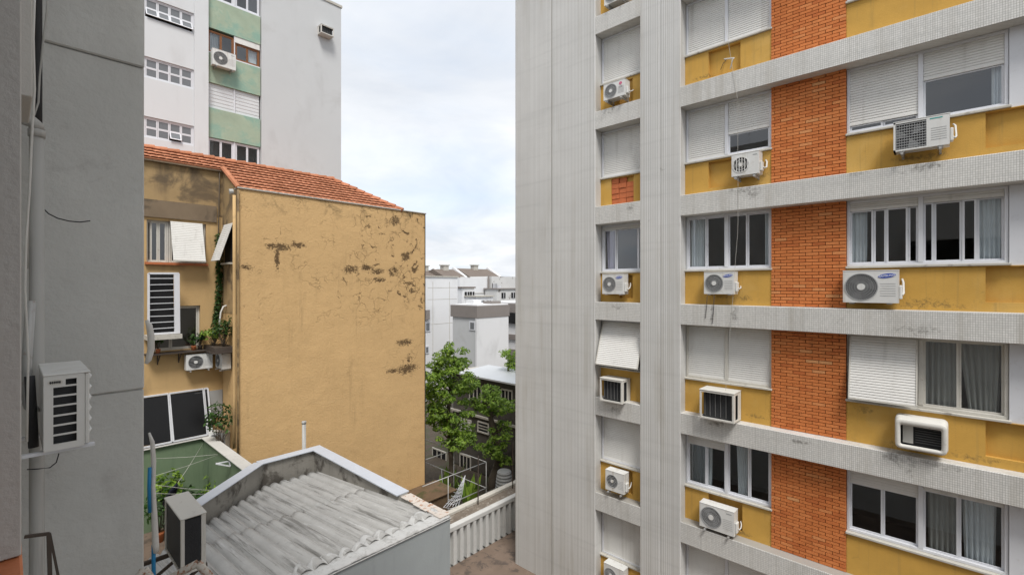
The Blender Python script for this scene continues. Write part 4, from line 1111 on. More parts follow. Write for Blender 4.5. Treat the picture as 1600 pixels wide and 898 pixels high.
def tree(label, base, trunk, clumps, seed, leaf=.20, dens=230, name='leafy_tree', r0=.2):
    rnd = random.Random(seed)
    t = thing(name, label, 'tree', base, group='trees in the back yard')
    tm = MB(); pts = [Vector(base)] + [Vector(p) for p in trunk]
    rs = [r0 * (1 - .6 * i / (len(pts) - 1)) for i in range(len(pts))]
    tm.tube(pts, rs, 9)
    for c, rad in clumps:
        st_ = min(pts[1:], key=lambda p: (p - Vector(c)).length + (2 if p.z > c[2] else 0))
        pp, rr = limb(st_, c, r0 * .34, r0 * .1, rnd); tm.tube(pp, rr, 6)
        for _ in range(3):
            e = Vector(c) + Vector((rnd.uniform(-.7, .7) * rad[0], rnd.uniform(-.7, .7) * rad[1], rnd.uniform(-.4, .7) * rad[2]))
            pp2, rr2 = limb(pp[3 + _], e, r0 * .14, r0 * .04, rnd, n=4); tm.tube(pp2, rr2, 5)
    tm.build('trunk', M['bark'], t, smooth=True)
    cm = MB()
    for c, rad in clumps:
        vol = (rad[0] * rad[1] * rad[2]) ** (2 / 3)
        for _ in range(11):                               # flat tufts with gaps between them
            d = Vector((rnd.uniform(-1, 1), rnd.uniform(-1, 1), rnd.uniform(-1, 1)))
            cc = Vector(c) + Vector((d.x * rad[0], d.y * rad[1], d.z * rad[2])) * .78
            f = rnd.uniform(.34, .58); leaves(cm, cc, (rad[0] * f, rad[1] * f, rad[2] * f * .62), int(dens * vol * .10), leaf, rnd, .2)
        for _ in range(int(5 + 5 * vol)):                # looser sprigs that break the outline
            d = Vector((rnd.uniform(-1, 1), rnd.uniform(-1, 1), rnd.uniform(-.6, 1))).normalized()
            cc = Vector(c) + Vector((d.x * rad[0], d.y * rad[1], d.z * rad[2])) * rnd.uniform(.75, 1.15)
            leaves(cm, cc, (.26, .26, .12), int(dens * .035), leaf, rnd, .2)
    cm.build('crown', M['leaf'], t, recalc=False)
    return t
def pot_plant(label, base, h, spread, n, seed, pot=None, leaf=.09, name='potted_plant', mat='leaf_dark', group='potted plants', blade=False):
    rnd = random.Random(seed); base = Vector(base)
    t = thing(name, label, 'plant', base, group=group)
    z = base.z
    if pot:
        m = MB(); m.tube([(base.x, base.y, z), (base.x, base.y, z + pot * .9), (base.x, base.y, z + pot)], [pot * .38, pot * .52, pot * .55], 12); m.build('pot', M['terracotta'] if seed % 2 else M['dark_steel'], t, smooth=True)
        z += pot * .9
    sm = MB(); lm = MB()
    for k in range(max(4, n // 12)):
        a = rnd.uniform(0, 6.283); rr = rnd.uniform(.2, 1) * spread
        e = Vector((base.x + rr * math.cos(a), base.y + rr * math.sin(a), z + h * rnd.uniform(.55, 1)))
        pp, rad = limb((base.x, base.y, z), e, .010, .004, rnd, .06, 4); sm.tube(pp, rad, 5)
        if blade:
            for i in range(1):
                dirv = (e - Vector((base.x, base.y, z))); side = dirv.cross(Vector((0, 0, 1))).normalized() * leaf
                pl = [Vector((base.x, base.y, z)) + dirv * q + Vector((0, 0, -.35 * h * q * q + .25 * h * q)) for q in (0.1, .45, .8, 1.1)]
                for i_, (u, v) in enumerate(zip(pl, pl[1:])):
                    ws = (.5, 1, .75, .05); lm.poly([u - side * ws[i_], u + side * ws[i_], v + side * ws[i_+1], v - side * ws[i_+1]])
        else: leaves(lm, e, (spread * .38, spread * .38, h * .22), 12, leaf, rnd, .1)
    sm.build('stem', M['bark'], t, smooth=True); lm.build('foliage', M[mat], t, recalc=False)
    return t
def on_floor(px, py, z): p = P(px, py, Z=z); return (p.x, p.y, -8.2)
pot_plant('bushy plant with small pale leaves against the green patio wall', on_floor(345, 757, -6.9), 1.3, .5, 200, 3, .3, .10, mat='leaf', group='patio plants')
pot_plant('tall yellowish leafy plant at the left of the green patio', on_floor(264, 748, -6.4), 1.55, .5, 170, 4, .3, .13, mat='leaf', group='patio plants')
pot_plant('broad leaved dark plant low in the green patio by the wing', on_floor(248, 768, -6.6), 1.3, .5, 200, 5, .3, .14, group='patio plants')
pot_plant('small dark plant in the middle of the green patio', on_floor(308, 768, -7.0), .9, .5, 170, 6, .3, .12, group='patio plants')

# ------------------------------------------------------------------ ochre house with the tiled roof
def house_wall():
    t = NT('peeling ochre wall')
    x, y, z = t.xyz()
    v = t.math('ADD', t.math('MULTIPLY', t.math('SUBTRACT', t.noise(0.5, 6, 0.62), 0.5), 0.30), 1.0)
    c = t.bright((0.595, 0.395, 0.19), v)
    f = t.step(t.noise(1.0, 5, 0.65, 0.4, t.mapping((1.4, 1.4, 0.16))), 0.5, 0.8)
    c = t.mix(t.math('MULTIPLY', f, 0.35), c, (0.47, 0.31, 0.14))
    # flaking that gathers in the upper part and to the right
    up = t.math('MULTIPLY', t.step(z, -2.4, -0.4), t.math('ADD', t.math('MULTIPLY', t.step(x, 6.5, 12.6), 0.6), 0.4))
    low = t.math('MULTIPLY', t.step(z, -4.6, -3.6), t.math('SUBTRACT', 1.0, t.step(z, -3.3, -2.3)))
    low = t.math('MULTIPLY', low, t.step(x, 10.6, 12.4))
    zone = t.math('MAXIMUM', up, low)
    vo = t.n.new('ShaderNodeTexVoronoi'); vo.feature = 'DISTANCE_TO_EDGE'; vo.inputs['Scale'].default_value = 1.7
    warp = t.n.new('ShaderNodeVectorMath'); warp.operation = 'ADD'
    nz = t.n.new('ShaderNodeTexNoise'); nz.inputs['Scale'].default_value = 2.2; nz.inputs['Detail'].default_value = 6; t.l.new(t.pos, nz.inputs['Vector'])
    sc = t.n.new('ShaderNodeVectorMath'); sc.operation = 'SCALE'; sc.inputs['Scale'].default_value = 0.9; t.l.new(nz.outputs['Color'], sc.inputs[0])
    t.l.new(t.pos, warp.inputs[0]); t.l.new(sc.outputs[0], warp.inputs[1]); t.l.new(warp.outputs[0], vo.inputs['Vector'])
    crack = t.math('SUBTRACT', 1.0, t.step(vo.outputs['Distance'], 0.006, 0.035))
    crack = t.math('MULTIPLY', crack, t.step(t.noise(0.9, 4, 0.6), 0.47, 0.60))
    crack = t.math('MULTIPLY', crack, zone)
    patch = t.step(t.math('ADD', t.noise(2.0, 8, 0.72, 1.2), t.math('MULTIPLY', zone, 0.14)), 0.71, 0.75)
    patch = t.math('MULTIPLY', patch, zone)
    blobs = None                              # the larger fallen patches
    for bx, by, rx, rz in [(437, 386, .42, .13), (466, 383, .28, .12), (433, 402, .08, .45), (548, 421, .3, .16), (572, 418, .22, .14), (590, 424, .28, .12), (615, 424, .25, .22), (617, 344, .22, .20), (592, 437, .35, .10), (634, 402, .2, .2), (632, 535, .38, .14), (636, 576, .5, .18), (614, 579, .3, .10), (385, 418, .18, .10)]:
        p = P(bx, by, Y=18.0)
        dx = t.math('DIVIDE', t.math('SUBTRACT', x, p.x), rx); dz = t.math('DIVIDE', t.math('SUBTRACT', z, p.z), rz)
        dd = t.math('SQRT', t.math('ADD', t.math('MULTIPLY', dx, dx), t.math('MULTIPLY', dz, dz)))
        m = t.math('SUBTRACT', 1.0, t.step(dd, .1, 2.5))
        blobs = m if blobs is None else t.math('MAXIMUM', blobs, m)
    rag = t.step(t.math('ADD', t.math('MULTIPLY', blobs, 0.27), t.noise(6.0, 9, 0.8, 1.6)), 0.70, 0.735)
    dmg = t.math('MAXIMUM', t.math('MAXIMUM', t.math('MULTIPLY', crack, 0.6), patch), rag)
    deep = t.mix(t.noise(7, 5), (0.025, 0.018, 0.014), (0.15, 0.09, 0.042))
    c = t.mix(t.math('MULTIPLY', dmg, 0.9), c, deep)
    f = t.step(t.noise(1.0, 6, 0.7, 0.5, t.mapping((.5, .5, 2.4))), 0.55, 0.75); c = t.mix(t.math('MULTIPLY', f, 0.30), c, (0.66, 0.46, 0.24))
    f = t.step(t.noise(0.8, 8, 0.72, 1.0), 0.56, 0.72); c = t.mix(t.math('MULTIPLY', f, 0.42), c, (0.36, 0.235, 0.11))
    f = t.math('MULTIPLY', t.step(t.noise(12, 7, 0.8, .8), 0.60, 0.70), t.step(t.noise(1.1, 4), .46, .62)); c = t.mix(t.math('MULTIPLY', f, 0.6), c, (0.27, 0.17, 0.08))
    f = t.math('MULTIPLY', t.step(t.noise(1.0, 6, 0.65, 0.3, t.mapping((3.2, 3.2, 0.20))), 0.54, 0.74), t.step(t.noise(0.6, 3), .4, .62)); c = t.mix(t.math('MULTIPLY', f, 0.38), c, (0.27, 0.18, 0.09))
    # mould under the coping
    mo = t.math('MULTIPLY', t.step(z, 2.1, 3.3), t.step(t.noise(1.6, 7, 0.7, 0.5), 0.5, 0.66))
    c = t.mix(t.math('MULTIPLY', mo, 0.6), c, (0.16, 0.115, 0.06))
    t.bump(t.math('ADD', t.math('MULTIPLY', dmg, -3.0), t.math('ADD', t.noise(14, 5), t.math('MULTIPLY', t.noise(2.2, 4), 2.0))), 0.6, 0.02)
    return t.done(c, 0.9, 0, 0.2)
M['house'] = house_wall()
M['house_side'] = plaster('stained ochre wall', (0.52, 0.35, 0.165), var=0.2, scale=0.8, bump=0.35, bscale=16, streak=((0.15, 0.10, 0.06), 0.55, 1.5), stain=((0.22, 0.15, 0.085), 0.55, 0.7, 1.0, 0.55))
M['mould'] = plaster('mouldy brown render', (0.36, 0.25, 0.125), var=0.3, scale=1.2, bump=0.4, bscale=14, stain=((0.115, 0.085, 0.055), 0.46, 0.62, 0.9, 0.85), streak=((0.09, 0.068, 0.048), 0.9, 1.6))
M['moss_lintel'] = plaster('dark mouldy lintel', (0.20, 0.15, 0.10), var=0.3, stain=((0.09, 0.07, 0.05), 0.48, 0.62, 1.6, 0.8))
M['dark_pane'] = plaster('pane painted dark', (0.012, 0.012, 0.013), rough=0.35, var=0.2, bump=0.05)  # darkness behind the tilted sashes, painted into the pane colour
hou = thing('ochre_house', 'ochre rendered house with a tiled roof and a blank peeling flank', 'building', (8, 21, -12))
HX0, HX1 = P(372, 446, Y=18.0).x, P(664, 446, Y=18.0).x
HT = 3.37
MB().box(HX0, HX1, 18.0, 26, -12, HT).build('wall', M['house'], hou)
MB().box(HX0 - .03, HX1 + .05, 17.95, 18.3, HT + .002, HT + .05).build('wall_cap', M['sill'], hou, bevel=.01)
MB().box(HX1 - .02, HX1 + .02, 17.985, 17.999, -12, HT).build('corner_strip', M['dark_steel'], hou)
YR_ = 19.7
zc = lambda px, py: P(px, py, Y=YR_).z
xc = lambda px: P(px, 446, Y=YR_).x
eave = P(349, 263, Y=YR_).z; rz0 = 3.36 + .58 * 1.7
hol = [(xc(229), xc(322), zc(270, 411), zc(270, 346)), (xc(232), xc(313), zc(270, 547), zc(270, 478)), (xc(215), xc(327), zc(270, 690), zc(280, 620))]
mb = MB(); wall_with_holes_y(mb, -1.5, HX0 - .001, -12, rz0 - .10, YR_, YR_ + .3, hol); mb.build('wall', M['house_side'], hou)
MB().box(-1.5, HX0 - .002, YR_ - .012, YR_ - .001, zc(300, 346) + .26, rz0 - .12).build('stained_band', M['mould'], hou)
MB().box(-1.5, xc(338), YR_ - .06, YR_ - .002, zc(300, 345) + .01, zc(300, 320) + .03).build('lintel', M['moss_lintel'], hou)
MB().box(xc(226), xc(324), YR_ - .12, YR_ - .001, zc(300, 414) - .02, zc(300, 411) - .005).build('sill', M['terracotta'], hou)
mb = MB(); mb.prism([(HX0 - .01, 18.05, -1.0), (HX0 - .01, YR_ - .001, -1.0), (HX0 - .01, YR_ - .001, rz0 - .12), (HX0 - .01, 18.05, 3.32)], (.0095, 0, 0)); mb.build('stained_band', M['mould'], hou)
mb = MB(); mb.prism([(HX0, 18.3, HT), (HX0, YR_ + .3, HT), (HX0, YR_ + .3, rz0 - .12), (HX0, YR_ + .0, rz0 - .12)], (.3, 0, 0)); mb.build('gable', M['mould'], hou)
MB().box(-1.5, HX0 - .3, YR_ + 1.8, YR_ + 1.9, -12, eave).build('room_wall', M['room'], hou)
# roof: base slab then rows of barrel tiles
M['tile'] = None
def tile_mat():
    t = NT('terracotta roof tile')
    r = t.n.new('ShaderNodeNewGeometry').outputs['Random Per Island']
    c = t.mix(r, (0.36, 0.145, 0.075), (0.50, 0.215, 0.12))
    c = t.bright(c, t.math('ADD', t.math('MULTIPLY', t.noise(1.2, 5), 0.6), 0.7))
    f = t.step(t.noise(3.5, 6, 0.7), 0.6, 0.74); c = t.mix(t.math('MULTIPLY', f, 0.75), c, (0.13, 0.085, 0.06))
    t.bump(t.noise(40, 4), 0.4, .008)
    return t.done(c, 0.85, 0, 0.2)
M['tile'] = tile_mat()
RS = .58
def rz(y): return 3.36 + RS * (y - 18.0)
YRG, XRG = 20.5, P(520, 281, Y=20.5).x
XHIP = P(628, 329, Y=18.0).x
rb = MB()
top = rz(YRG)
rb.poly([(HX0, 18.0, rz(18)), (XHIP, 18.0, rz(18)), (XRG, YRG, top), (-2, YRG, top), (-2, 19.55, rz(19.55)), (HX0, 19.55, rz(19.55))])
rb.poly([(XHIP, 18.0, rz(18)), (XHIP, 26, rz(18)), (XRG, YRG, top)])
rb.poly([(-2, YRG, top), (XRG, YRG, top), (XHIP, 26, rz(18)), (-2, 26, rz(18))])
rb.build('roof', M['tile'], hou, solid=.06)
tl = MB(); tw, tr_ = .22, .30
nrm = Vector((0, -RS, 1)).normalized(); dn = Vector((0, -1, -RS)).normalized()
rnd = random.Random(5)
yy = 18.0; row = 0
while yy < YRG - .02:
    x0_ = -2.0 if yy > 19.5 else HX0 - .05
    x1_ = XHIP + (XRG - XHIP) * (yy - 18) / (YRG - 18)
    x = x0_
    while x < x1_ - .05:
        cx = x + tw / 2; lift = .07 + rnd.uniform(-.003, .004); sk = rnd.uniform(-.006, .006)
        L = tr_ * 1.28
        a = Vector((cx + sk, yy, rz(yy))) + nrm * lift; b = Vector((cx, yy + L * .883, rz(yy + L * .883))) + nrm * (lift - .07)
        n0 = len(tl.v)
        for q, r_ in ((a, .110), (b, .100)):
            for k in range(6):
                an = math.pi * k / 5; tl.v.append(tuple(q + Vector((-math.cos(an) * r_, 0, 0)) + nrm * (math.sin(an) * .024)))
        for k in range(5): tl.f.append((n0 + k, n0 + k + 1, n0 + 7 + k, n0 + 6 + k))
        tl.f.append(tuple(n0 + k for k in reversed(range(6))))
        x += tw
    yy += tr_ * .883; row += 1
stuff(tl.build('roof_tiles', M['tile'], hou, recalc=False))
rd = MB()
def ridge_run(p, q, r_=.10):
    p, q = Vector(p), Vector(q); n = int((q - p).length / .36)
    for i in range(n):
        a, b = p.lerp(q, i / n), p.lerp(q, (i + 1.12) / n); rd.tube([a + Vector((0, 0, .02)), b + Vector((0, 0, .045 + rnd.uniform(-.01, .01)))], [r_ * .88, r_ * 1.08], 8)
ridge_run((-2, YRG, top + .01), (XRG, YRG, top + .01)); ridge_run((XRG, YRG, top), (XHIP, 18.0, rz(18) + .02))
ridge_run((HX0 + .02, 18.02, rz(18.0) + .03), (HX0 - .02, 19.5, rz(19.5) + .03), .09)
stuff(rd.build('ridge_tiles', M['tile'], hou, smooth=False))
MB().box(-2, HX0 - .05, 19.56, 19.66, rz(19.56) - .07, rz(19.56) - .02).build('eave_shadow_strip', M['moss_lintel'], hou)  # dark strip painted in for the shadow under the tile overhang
# windows of its recessed front
w_ = window_y(hou, YR_ + .10, hol[0][0], xc(264), hol[0][2], hol[0][3], cuts=(.12, .55), frame='old_frame', pane='glass', back=False)
w2 = window_y(hou, YR_ + .10, xc(264) + .01, hol[0][1], hol[0][2], hol[0][3], cuts=(.5,), frame='old_frame', back=False)
def tilt_shutter_y(parent, Y, x0, x1, zt, zb, out, skew=0.0):
    n = 22; c = MB()
    for i in range(n):
        for q, o in ((0, .012), (.15, 0), (.85, 0), (1.0, .012)):
            f = (i + q) / n; z = zt + (zb - zt) * f; y = Y - out * f + o
            c.v.append((x0 + skew * f, y, z)); c.v.append((x1 + skew * f, y, z))
    for i in range(n * 4 - 1): c.f.append((2*i, 2*i+1, 2*i+3, 2*i+2))
    s = c.build('shutter', M['shutter'], parent, solid=.008, recalc=False)
    MB().bar((x0 + skew - .01, Y - out, zb - .02), (x1 + skew + .01, Y - out, zb - .02), .035).build('bottom_rail', M['old_frame'], s)
tilt_shutter_y(w2, YR_ - .02, xc(266), xc(316), zc(270, 346), zc(270, 409) + .05, .42, .0)
# side wall pane with its own tilted shutter
ss = MB(); n = 18
ya, yb_ = YR_ - .25, 18.45; zt_, zb_ = P(358, 350, X=HX0).z, P(358, 408, X=HX0).z
for i in range(n):
    for q, o in ((0, .012), (.15, 0), (.85, 0), (1.0, .012)):
        f = (i + q) / n; ss.v.append((HX0 - .03 - .42 * f + o, ya, zt_ + (zb_ - zt_) * f)); ss.v.append((HX0 - .03 - .42 * f + o, yb_, zt_ + (zb_ - zt_) * f))
for i in range(n * 4 - 1): ss.f.append((2*i, 2*i+1, 2*i+3, 2*i+2))
ss.build('side_shutter', M['shutter'], hou, solid=.008, recalc=False)
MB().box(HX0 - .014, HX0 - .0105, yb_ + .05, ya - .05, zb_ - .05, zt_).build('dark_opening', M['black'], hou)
MB().box(HX0 - .14, HX0 - .011, yb_, ya, zb_ - .12, zb_ - .06).build('sill', M['sill'], hou)
# middle window, with the barred white grille standing in front
window_y(hou, YR_ + .12, hol[1][0], hol[1][1], hol[1][2], hol[1][3], cuts=(.42,), frame='old_frame', back=False)
gx0, gx1, gy = xc(231) - .1, xc(281) - .12, YR_ - .55
gp = lambda px, py: P(px, py, Y=gy)
gr = thing('window_grille', 'white framed window grille with horizontal bars on the ochre house', 'grille', gp(255, 520))
A, B_, Cc, Dd = gp(232, 427), gp(279, 427), gp(281, 519), gp(232, 522)
for q in ((A, B_), (A, Dd)): MB().bar(q[0], q[1], .06).build('frame_bar', M['white_frame'], gr)
MB().bar(gp(276, 427), gp(277, 520), .16, .05, up=(0, 1, 0)).build('frame_bar', M['white_frame'], gr)
MB().bar(Cc, Dd, .06).build('frame_bar', M['white_frame'], gr)
for k in range(9):
    f = (k + .8) / 9.6; MB().bar(A.lerp(Dd, f), gp(273, 427 + 93 * f - .5 * (k % 3)), .022).build('bar', M['white_frame'], gr)
MB().poly([v + Vector((0, .18, 0)) for v in (A, gp(273, 427), gp(273, 520), Dd)]).build('dark_backing', M['black'], gr, solid=.01)  # black sheet stands in for the dark opening behind the bars
MB().box(min(A.x, Dd.x) - .05, Cc.x + .05, gy - .1, gy + .5, Cc.z - .20, Cc.z - .05).build('base_slab', M['sill'], gr)
# plant shelf, brackets, the side shelf
sf = thing('plant_shelf', 'dark wooden plant shelf on iron brackets below the barred window', 'shelf', P(285, 552, Y=YR_ - .2))
sz = P(285, 549, Y=YR_ - .35).z
MB().box(xc(225), xc(330), YR_ - .42, YR_ - .002, sz - .05, sz).build('board', M['dark_steel'], sf)
for px in (246, 279):
    m = MB(); m.bar((xc(px), YR_ - .4, sz - .06), (xc(px), YR_ - .01, sz - .36), .03); m.bar((xc(px), YR_ - .015, sz - .06), (xc(px), YR_ - .015, sz - .42), .03); m.build('bracket', M['dark_steel'], sf)
s2 = thing('planter_box', 'dark planter box in the corner of the ochre house above the stacked unit', 'planter', P(350, 550, Y=19.0))
MB().box(HX0 - .62, HX0 - .012, 18.35, YR_ - .02, sz - .02, sz + .14).build('box', M['dark_steel'], s2)
MB().box(HX0 - .66, HX0 - .013, 18.3, YR_ - .02, sz - .07, sz - .021).build('board', M['dark_steel'], s2)
pot_plant('spiky leaved pot plant in the middle of the plant shelf', (xc(300), YR_ - .22, sz), .42, .32, 140, 11, .16, .05, blade=True)
pot_plant('round leafy pot plant at the right end of the plant shelf', (xc(310), YR_ - .2, sz), .42, .25, 160, 12, .16, .08)
pot_plant('small pot plant under the barred window grille', (xc(245), YR_ - .2, sz), .42, .22, 110, 13, .14, .07)
pot_plant('feathery fern at the left of the corner planter box', (HX0 - .45, 19.1, sz + .1), .55, .34, 260, 14, None, .08, mat='leaf')
pot_plant('tall bushy plant at the right of the corner planter box', (HX0 - .28, 18.6, sz + .1), .95, .32, 300, 15, None, .08)
pot_plant('leafy plant beside the lower dark windows', (HX0 - .40, 18.55, -5.84), 1.3, .4, 300, 16, .25, .10)
ac_split('white split unit with oval slatted guard under the plant shelf', (P(311, 577, Y=YR_ - .3).x, YR_ - .12, P(311, 576, Y=YR_ - .3).z), R(0), .80, .52, .25, grille='slats', off=.12, group='air conditioners on the ochre house', pipe=False)
ac_split('white unit in the corner under the planter box', (HX0 - .05, 18.95, P(352, 578, X=HX0 - .3).z), R(-90), .74, .52, .28, grille='slats', off=.04, group='air conditioners on the ochre house', pipe=False)
ac_split('white unit standing low in the corner beside the lower dark windows', (HX0 - .12, 19.2, -5.81), R(-60), .70, .55, .28, grille='slats', off=.1, group='air conditioners on the ochre house', pipe=False, bracket=False)
# lower aluminium windows pushed out at the foot
lw = MB()
def tilted_sash(x0, x1, zt, zb, out, skew):
    m = MB(); Y = YR_ - .03
    c = [Vector((x0, Y, zt)), Vector((x1, Y, zt + .0)), Vector((x1 + skew, Y - out, zb)), Vector((x0 + skew, Y - out, zb))]
    for a, b in ((0, 1), (1, 2), (2, 3), (3, 0)): m.bar(c[a], c[b], .05)
    s = m.build('window', M['white_frame'], hou)
    MB().poly([c[0].lerp(c[2], .03), c[1].lerp(c[3], .03), c[2].lerp(c[0], .03), c[3].lerp(c[1], .03)]).build('pane', M['dark_pane'], s)
tilted_sash(xc(214), xc(262.5), zc(280, 612), zc(280, 684), .26, .05)
tilted_sash(xc(264), xc(317), zc(280, 612), zc(280, 684), .26, .07)
tilted_sash(xc(318), xc(324), zc(280, 612), zc(280, 684), .26, .07)
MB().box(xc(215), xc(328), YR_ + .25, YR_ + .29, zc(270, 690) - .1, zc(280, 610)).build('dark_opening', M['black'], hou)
MB().box(HX0 - .9, HX0 - .02, YR_ - .05, YR_ - .003, P(345, 650, Y=YR_).z, P(345, 608, Y=YR_).z).build('ribbed_panel', M['grille'], hou)
MB().box(4.952, HX0 - .011, 18.0, YR_ - .001, -12, -5.84).build('ledge', M['sill'], hou)
# pipes down the corner
MB().tube([P(366, y, Y=17.9) for y in (305, 420, 520, 620, 700)], .05, 10).build('downpipe', M['house_side'], hou, smooth=True)
MB().tube([(HX0 - .28, 17.97, P(366, 300, Y=17.9).z), (HX0 - .16, 17.95, P(366, 300, Y=17.9).z + .02)], .09, 10).build('rain_head', M['pvc'], hou)
MB().tube([P(372, y, Y=17.93) for y in (296, 420, 520, 620, 740)], .035, 8).build('downpipe', M['mould'], hou, smooth=True)
vn = thing('climbing_vine', 'dark green vine climbing a pipe in the corner of the ochre house', 'vine', P(341, 490, Y=YR_ - .1))
vp_ = [P(x, y, Y=YR_ - .1) for x, y in ((343, 270), (342, 330), (341, 370), (342, 410), (343, 440), (341, 470), (338, 490), (336, 508))]
MB().tube(vp_, .018, 6).build('stem', M['bark'], vn, smooth=True)
lm = MB(); rnd = random.Random(8)
for a, b in zip(vp_[2:], vp_[3:]):
    for k in range(6): leaves(lm, a.lerp(b, k / 6), (.13, .10, .14), 26, .075, rnd, .1)
lm.build('foliage', M['leaf_dark'], vn, recalc=False)
cable('water_hose', 'white bent hose beside the vine on the ochre house', [P(x, y, Y=19.2) for x, y in ((354, 477), (349, 479), (345, 488), (343, 503), (344, 517))], .03, 'hose_white', 'hose')

# ------------------------------------------------------------------ tall white block with green panels
M['tower'] = plaster('pale grey paint', (0.53, 0.54, 0.545), var=0.08, scale=0.25, bump=0.12, bscale=12, streak=((0.42, 0.42, 0.42), 0.6, 0.8), stain=((0.44, 0.44, 0.435), 0.55, 0.75, 0.5, 0.5))
M['tower_w'] = plaster('white paint', (0.62, 0.635, 0.645), var=0.06, scale=0.3, bump=0.1, bscale=12, streak=((0.5, 0.5, 0.5), 0.5, 1.0))
M['mint'] = plaster('faded green paint', (0.335, 0.405, 0.305), var=0.3, scale=0.9, bump=0.15, bscale=10, stain=((0.20, 0.36, 0.30), 0.46, 0.64, 0.9, 0.7), grime=((0.47, 0.52, 0.40), 0.6, 1.6))
M['wood'] = plaster('brown varnished wood', (0.22, 0.095, 0.04), rough=0.6, var=0.2)
TY = 27.2
tx = lambda px: P(px, 446, Y=TY).x
tz = lambda px, py: P(px, py, Y=TY).z
tow = thing('white_tower', 'tall pale grey apartment block with a column of green panels', 'building', (8, 30, -12))
TR, TT = tx(533), tz(533, 13)
MB().box(tx(409), TR, TY, 38, -12, TT).build('flank_wall', M['tower'], tow)
MB().box(tx(409) - .02, TR + .06, TY - .05, 38, TT + .001, TT + .14).build('roof_edge', M['sill'], tow)
MB().box(-4, tx(408), TY + 1.0, 38, -12, TT - .2).build('core', M['room'], tow)
st_h = 2.78
z0w = tz(225, 120); hw = tz(225, 87) - z0w
holes = [(tx(205), tx(303), z0w + st_h * k, z0w + st_h * k + hw) for k in range(-2, 5)]
mb = MB(); wall_with_holes_y(mb, -4, tx(303), -12, TT, TY, TY + .3, holes); mb.build('wall', M['tower_w'], tow)
MB().box(tx(303) + .001, tx(325), TY - .10, TY + .5, -12, TT).build('pier', M['tower_w'], tow)
for k, h_ in enumerate(holes):
    s = k - 2
    window_y(tow, TY + .06, h_[0], h_[1], h_[2] + .01, h_[3] - .01, cuts=(.2, .4, .6, .8), hb=.5, frame='white_frame', pane='glass_frost' if s != 9 else 'glass', fw=.06, open_top={1: (1, 2, 3, 4), -1: (3,)}.get(s, ()), back=True)
gx0, gx1 = tx(325) + .002, tx(408)
zg0, zg1 = tz(325, 126), tz(325, 79.5); gh = zg1 - zg0
gap = st_h - gh
for k in range(-2, 5):
    zb = zg0 + st_h * k
    MB().box(gx0, gx1, TY + .12, TY + .5, zb, zb + gh).build('green_panel', M['mint'], tow)
    a, b = zb + gh + .005, zb + st_h - .005
    mid = (gx0 + gx1) / 2
    if k == -1:                               # white closed shutters
        for xa, xb_ in ((gx0 + .03, mid - .03), (mid + .03, gx1 - .03)):
            m = MB(); nn = 14
            for i in range(nn): m.box(xa, xb_, TY + .22 + .012 * (i % 2), TY + .26, a + (b - a) * i / nn, a + (b - a) * (i + 1) / nn)
            m.build('shutter', M['tower_w'], tow)
        MB().box(mid - .03, mid + .03, TY + .18, TY + .3, a, b).build('mullion', M['white_frame'], tow)
    else:
        fr = 'wood' if k == 0 else 'white_frame'
        for q, (xa, xb_) in enumerate(((gx0 + .02, mid - .02), (mid + .02, gx1 - .02))):
            topz = b - (.02 if k != 0 else (.1 if q == 0 else .32))
            if k == 0 and q == 1: MB().box(xa, xb_, TY + .15, TY + .2, topz + .01, b).build('shutter', M['shutter'], tow)
            wv = window_y(tow, TY + .20, xa, xb_, a + .06, topz, cuts=(.5,), frame=fr, pane='glass', fw=.06)
            if k == 0:
                for c0 in ((.05, .45),) if q == 0 else ((.6, .92),):
                    c = MB(); w0 = xb_ - xa
                    c.grid(lambda i, j: (xa + w0 * (c0[0] + (c0[1] - c0[0]) * i), TY + .42 + .03 * math.sin(i * 30), topz - .05 - (topz - a - .15) * j), 24, 3); c.build('curtain', M['curtain_white'], wv, smooth=True, recalc=False)
        MB().box(gx0, gx1, TY + .14, TY + .3, a, a + .055).build('sill', M['white_frame'], tow)
        MB().box(mid - .019, mid + .019, TY + .15, TY + .3, a + .056, b).build('mullion', M['white_frame'], tow)
q = P(351, 105, Y=TY - .35)
ac_split('white split unit hung on the green panel of the tall pale block', (q.x, TY + .0, q.z), 0, 1.05, .80, .32, grille='round', badge='grey', off=.12, group='air conditioners on the pale tower', pipe=False)
q = P(511, 55, Y=TY - .4)
r = ac_window_box('small box unit sticking out of the blank flank of the tall pale block', (q.x, TY + .02, q.z), 0, .78, .48, .5, group='air conditioners on the pale tower')
# ------------------------------------------------------------------ ribbed parapet wall closing the courtyard
M['white_wall'] = plaster('dirty white painted concrete', (0.52, 0.52, 0.50), var=0.12, bump=0.3, streak=((0.28, 0.27, 0.25), 0.6, 3), grime=((0.24, 0.22, 0.2), 0.5, 5))
M['debris'] = plaster('gravelly dirt on the wall top', (0.17, 0.14, 0.11), var=0.5, scale=6, bump=1.0, bscale=16, stain=((0.3, 0.27, 0.23), 0.55, 0.62, 9, 0.8), bdist=.04)
WZ = -8.02
rw = thing('parapet_wall', 'white ribbed parapet wall with a wide dirty top across the courtyard', 'wall', (10, 12.4, GZ))
MB().box(XR + .01, 22, 12.14, 12.9, -12, WZ - .16).build('wall', M['white_wall'], rw)
MB().box(XR + .011, 22, 11.98, 12.2, WZ - .159, WZ).build('top_beam', M['white_wall'], rw, bevel=.015)
MB().box(XR + .012, 22, 12.201, 12.72, WZ - .158, WZ - .05).build('wall_top', M['debris'], rw)
MB().box(XR + .013, 22, 12.721, 12.95, WZ - .157, WZ + .04).build('back_coping', M['sill'], rw, bevel=.015)
x = XR + .12; k = 0
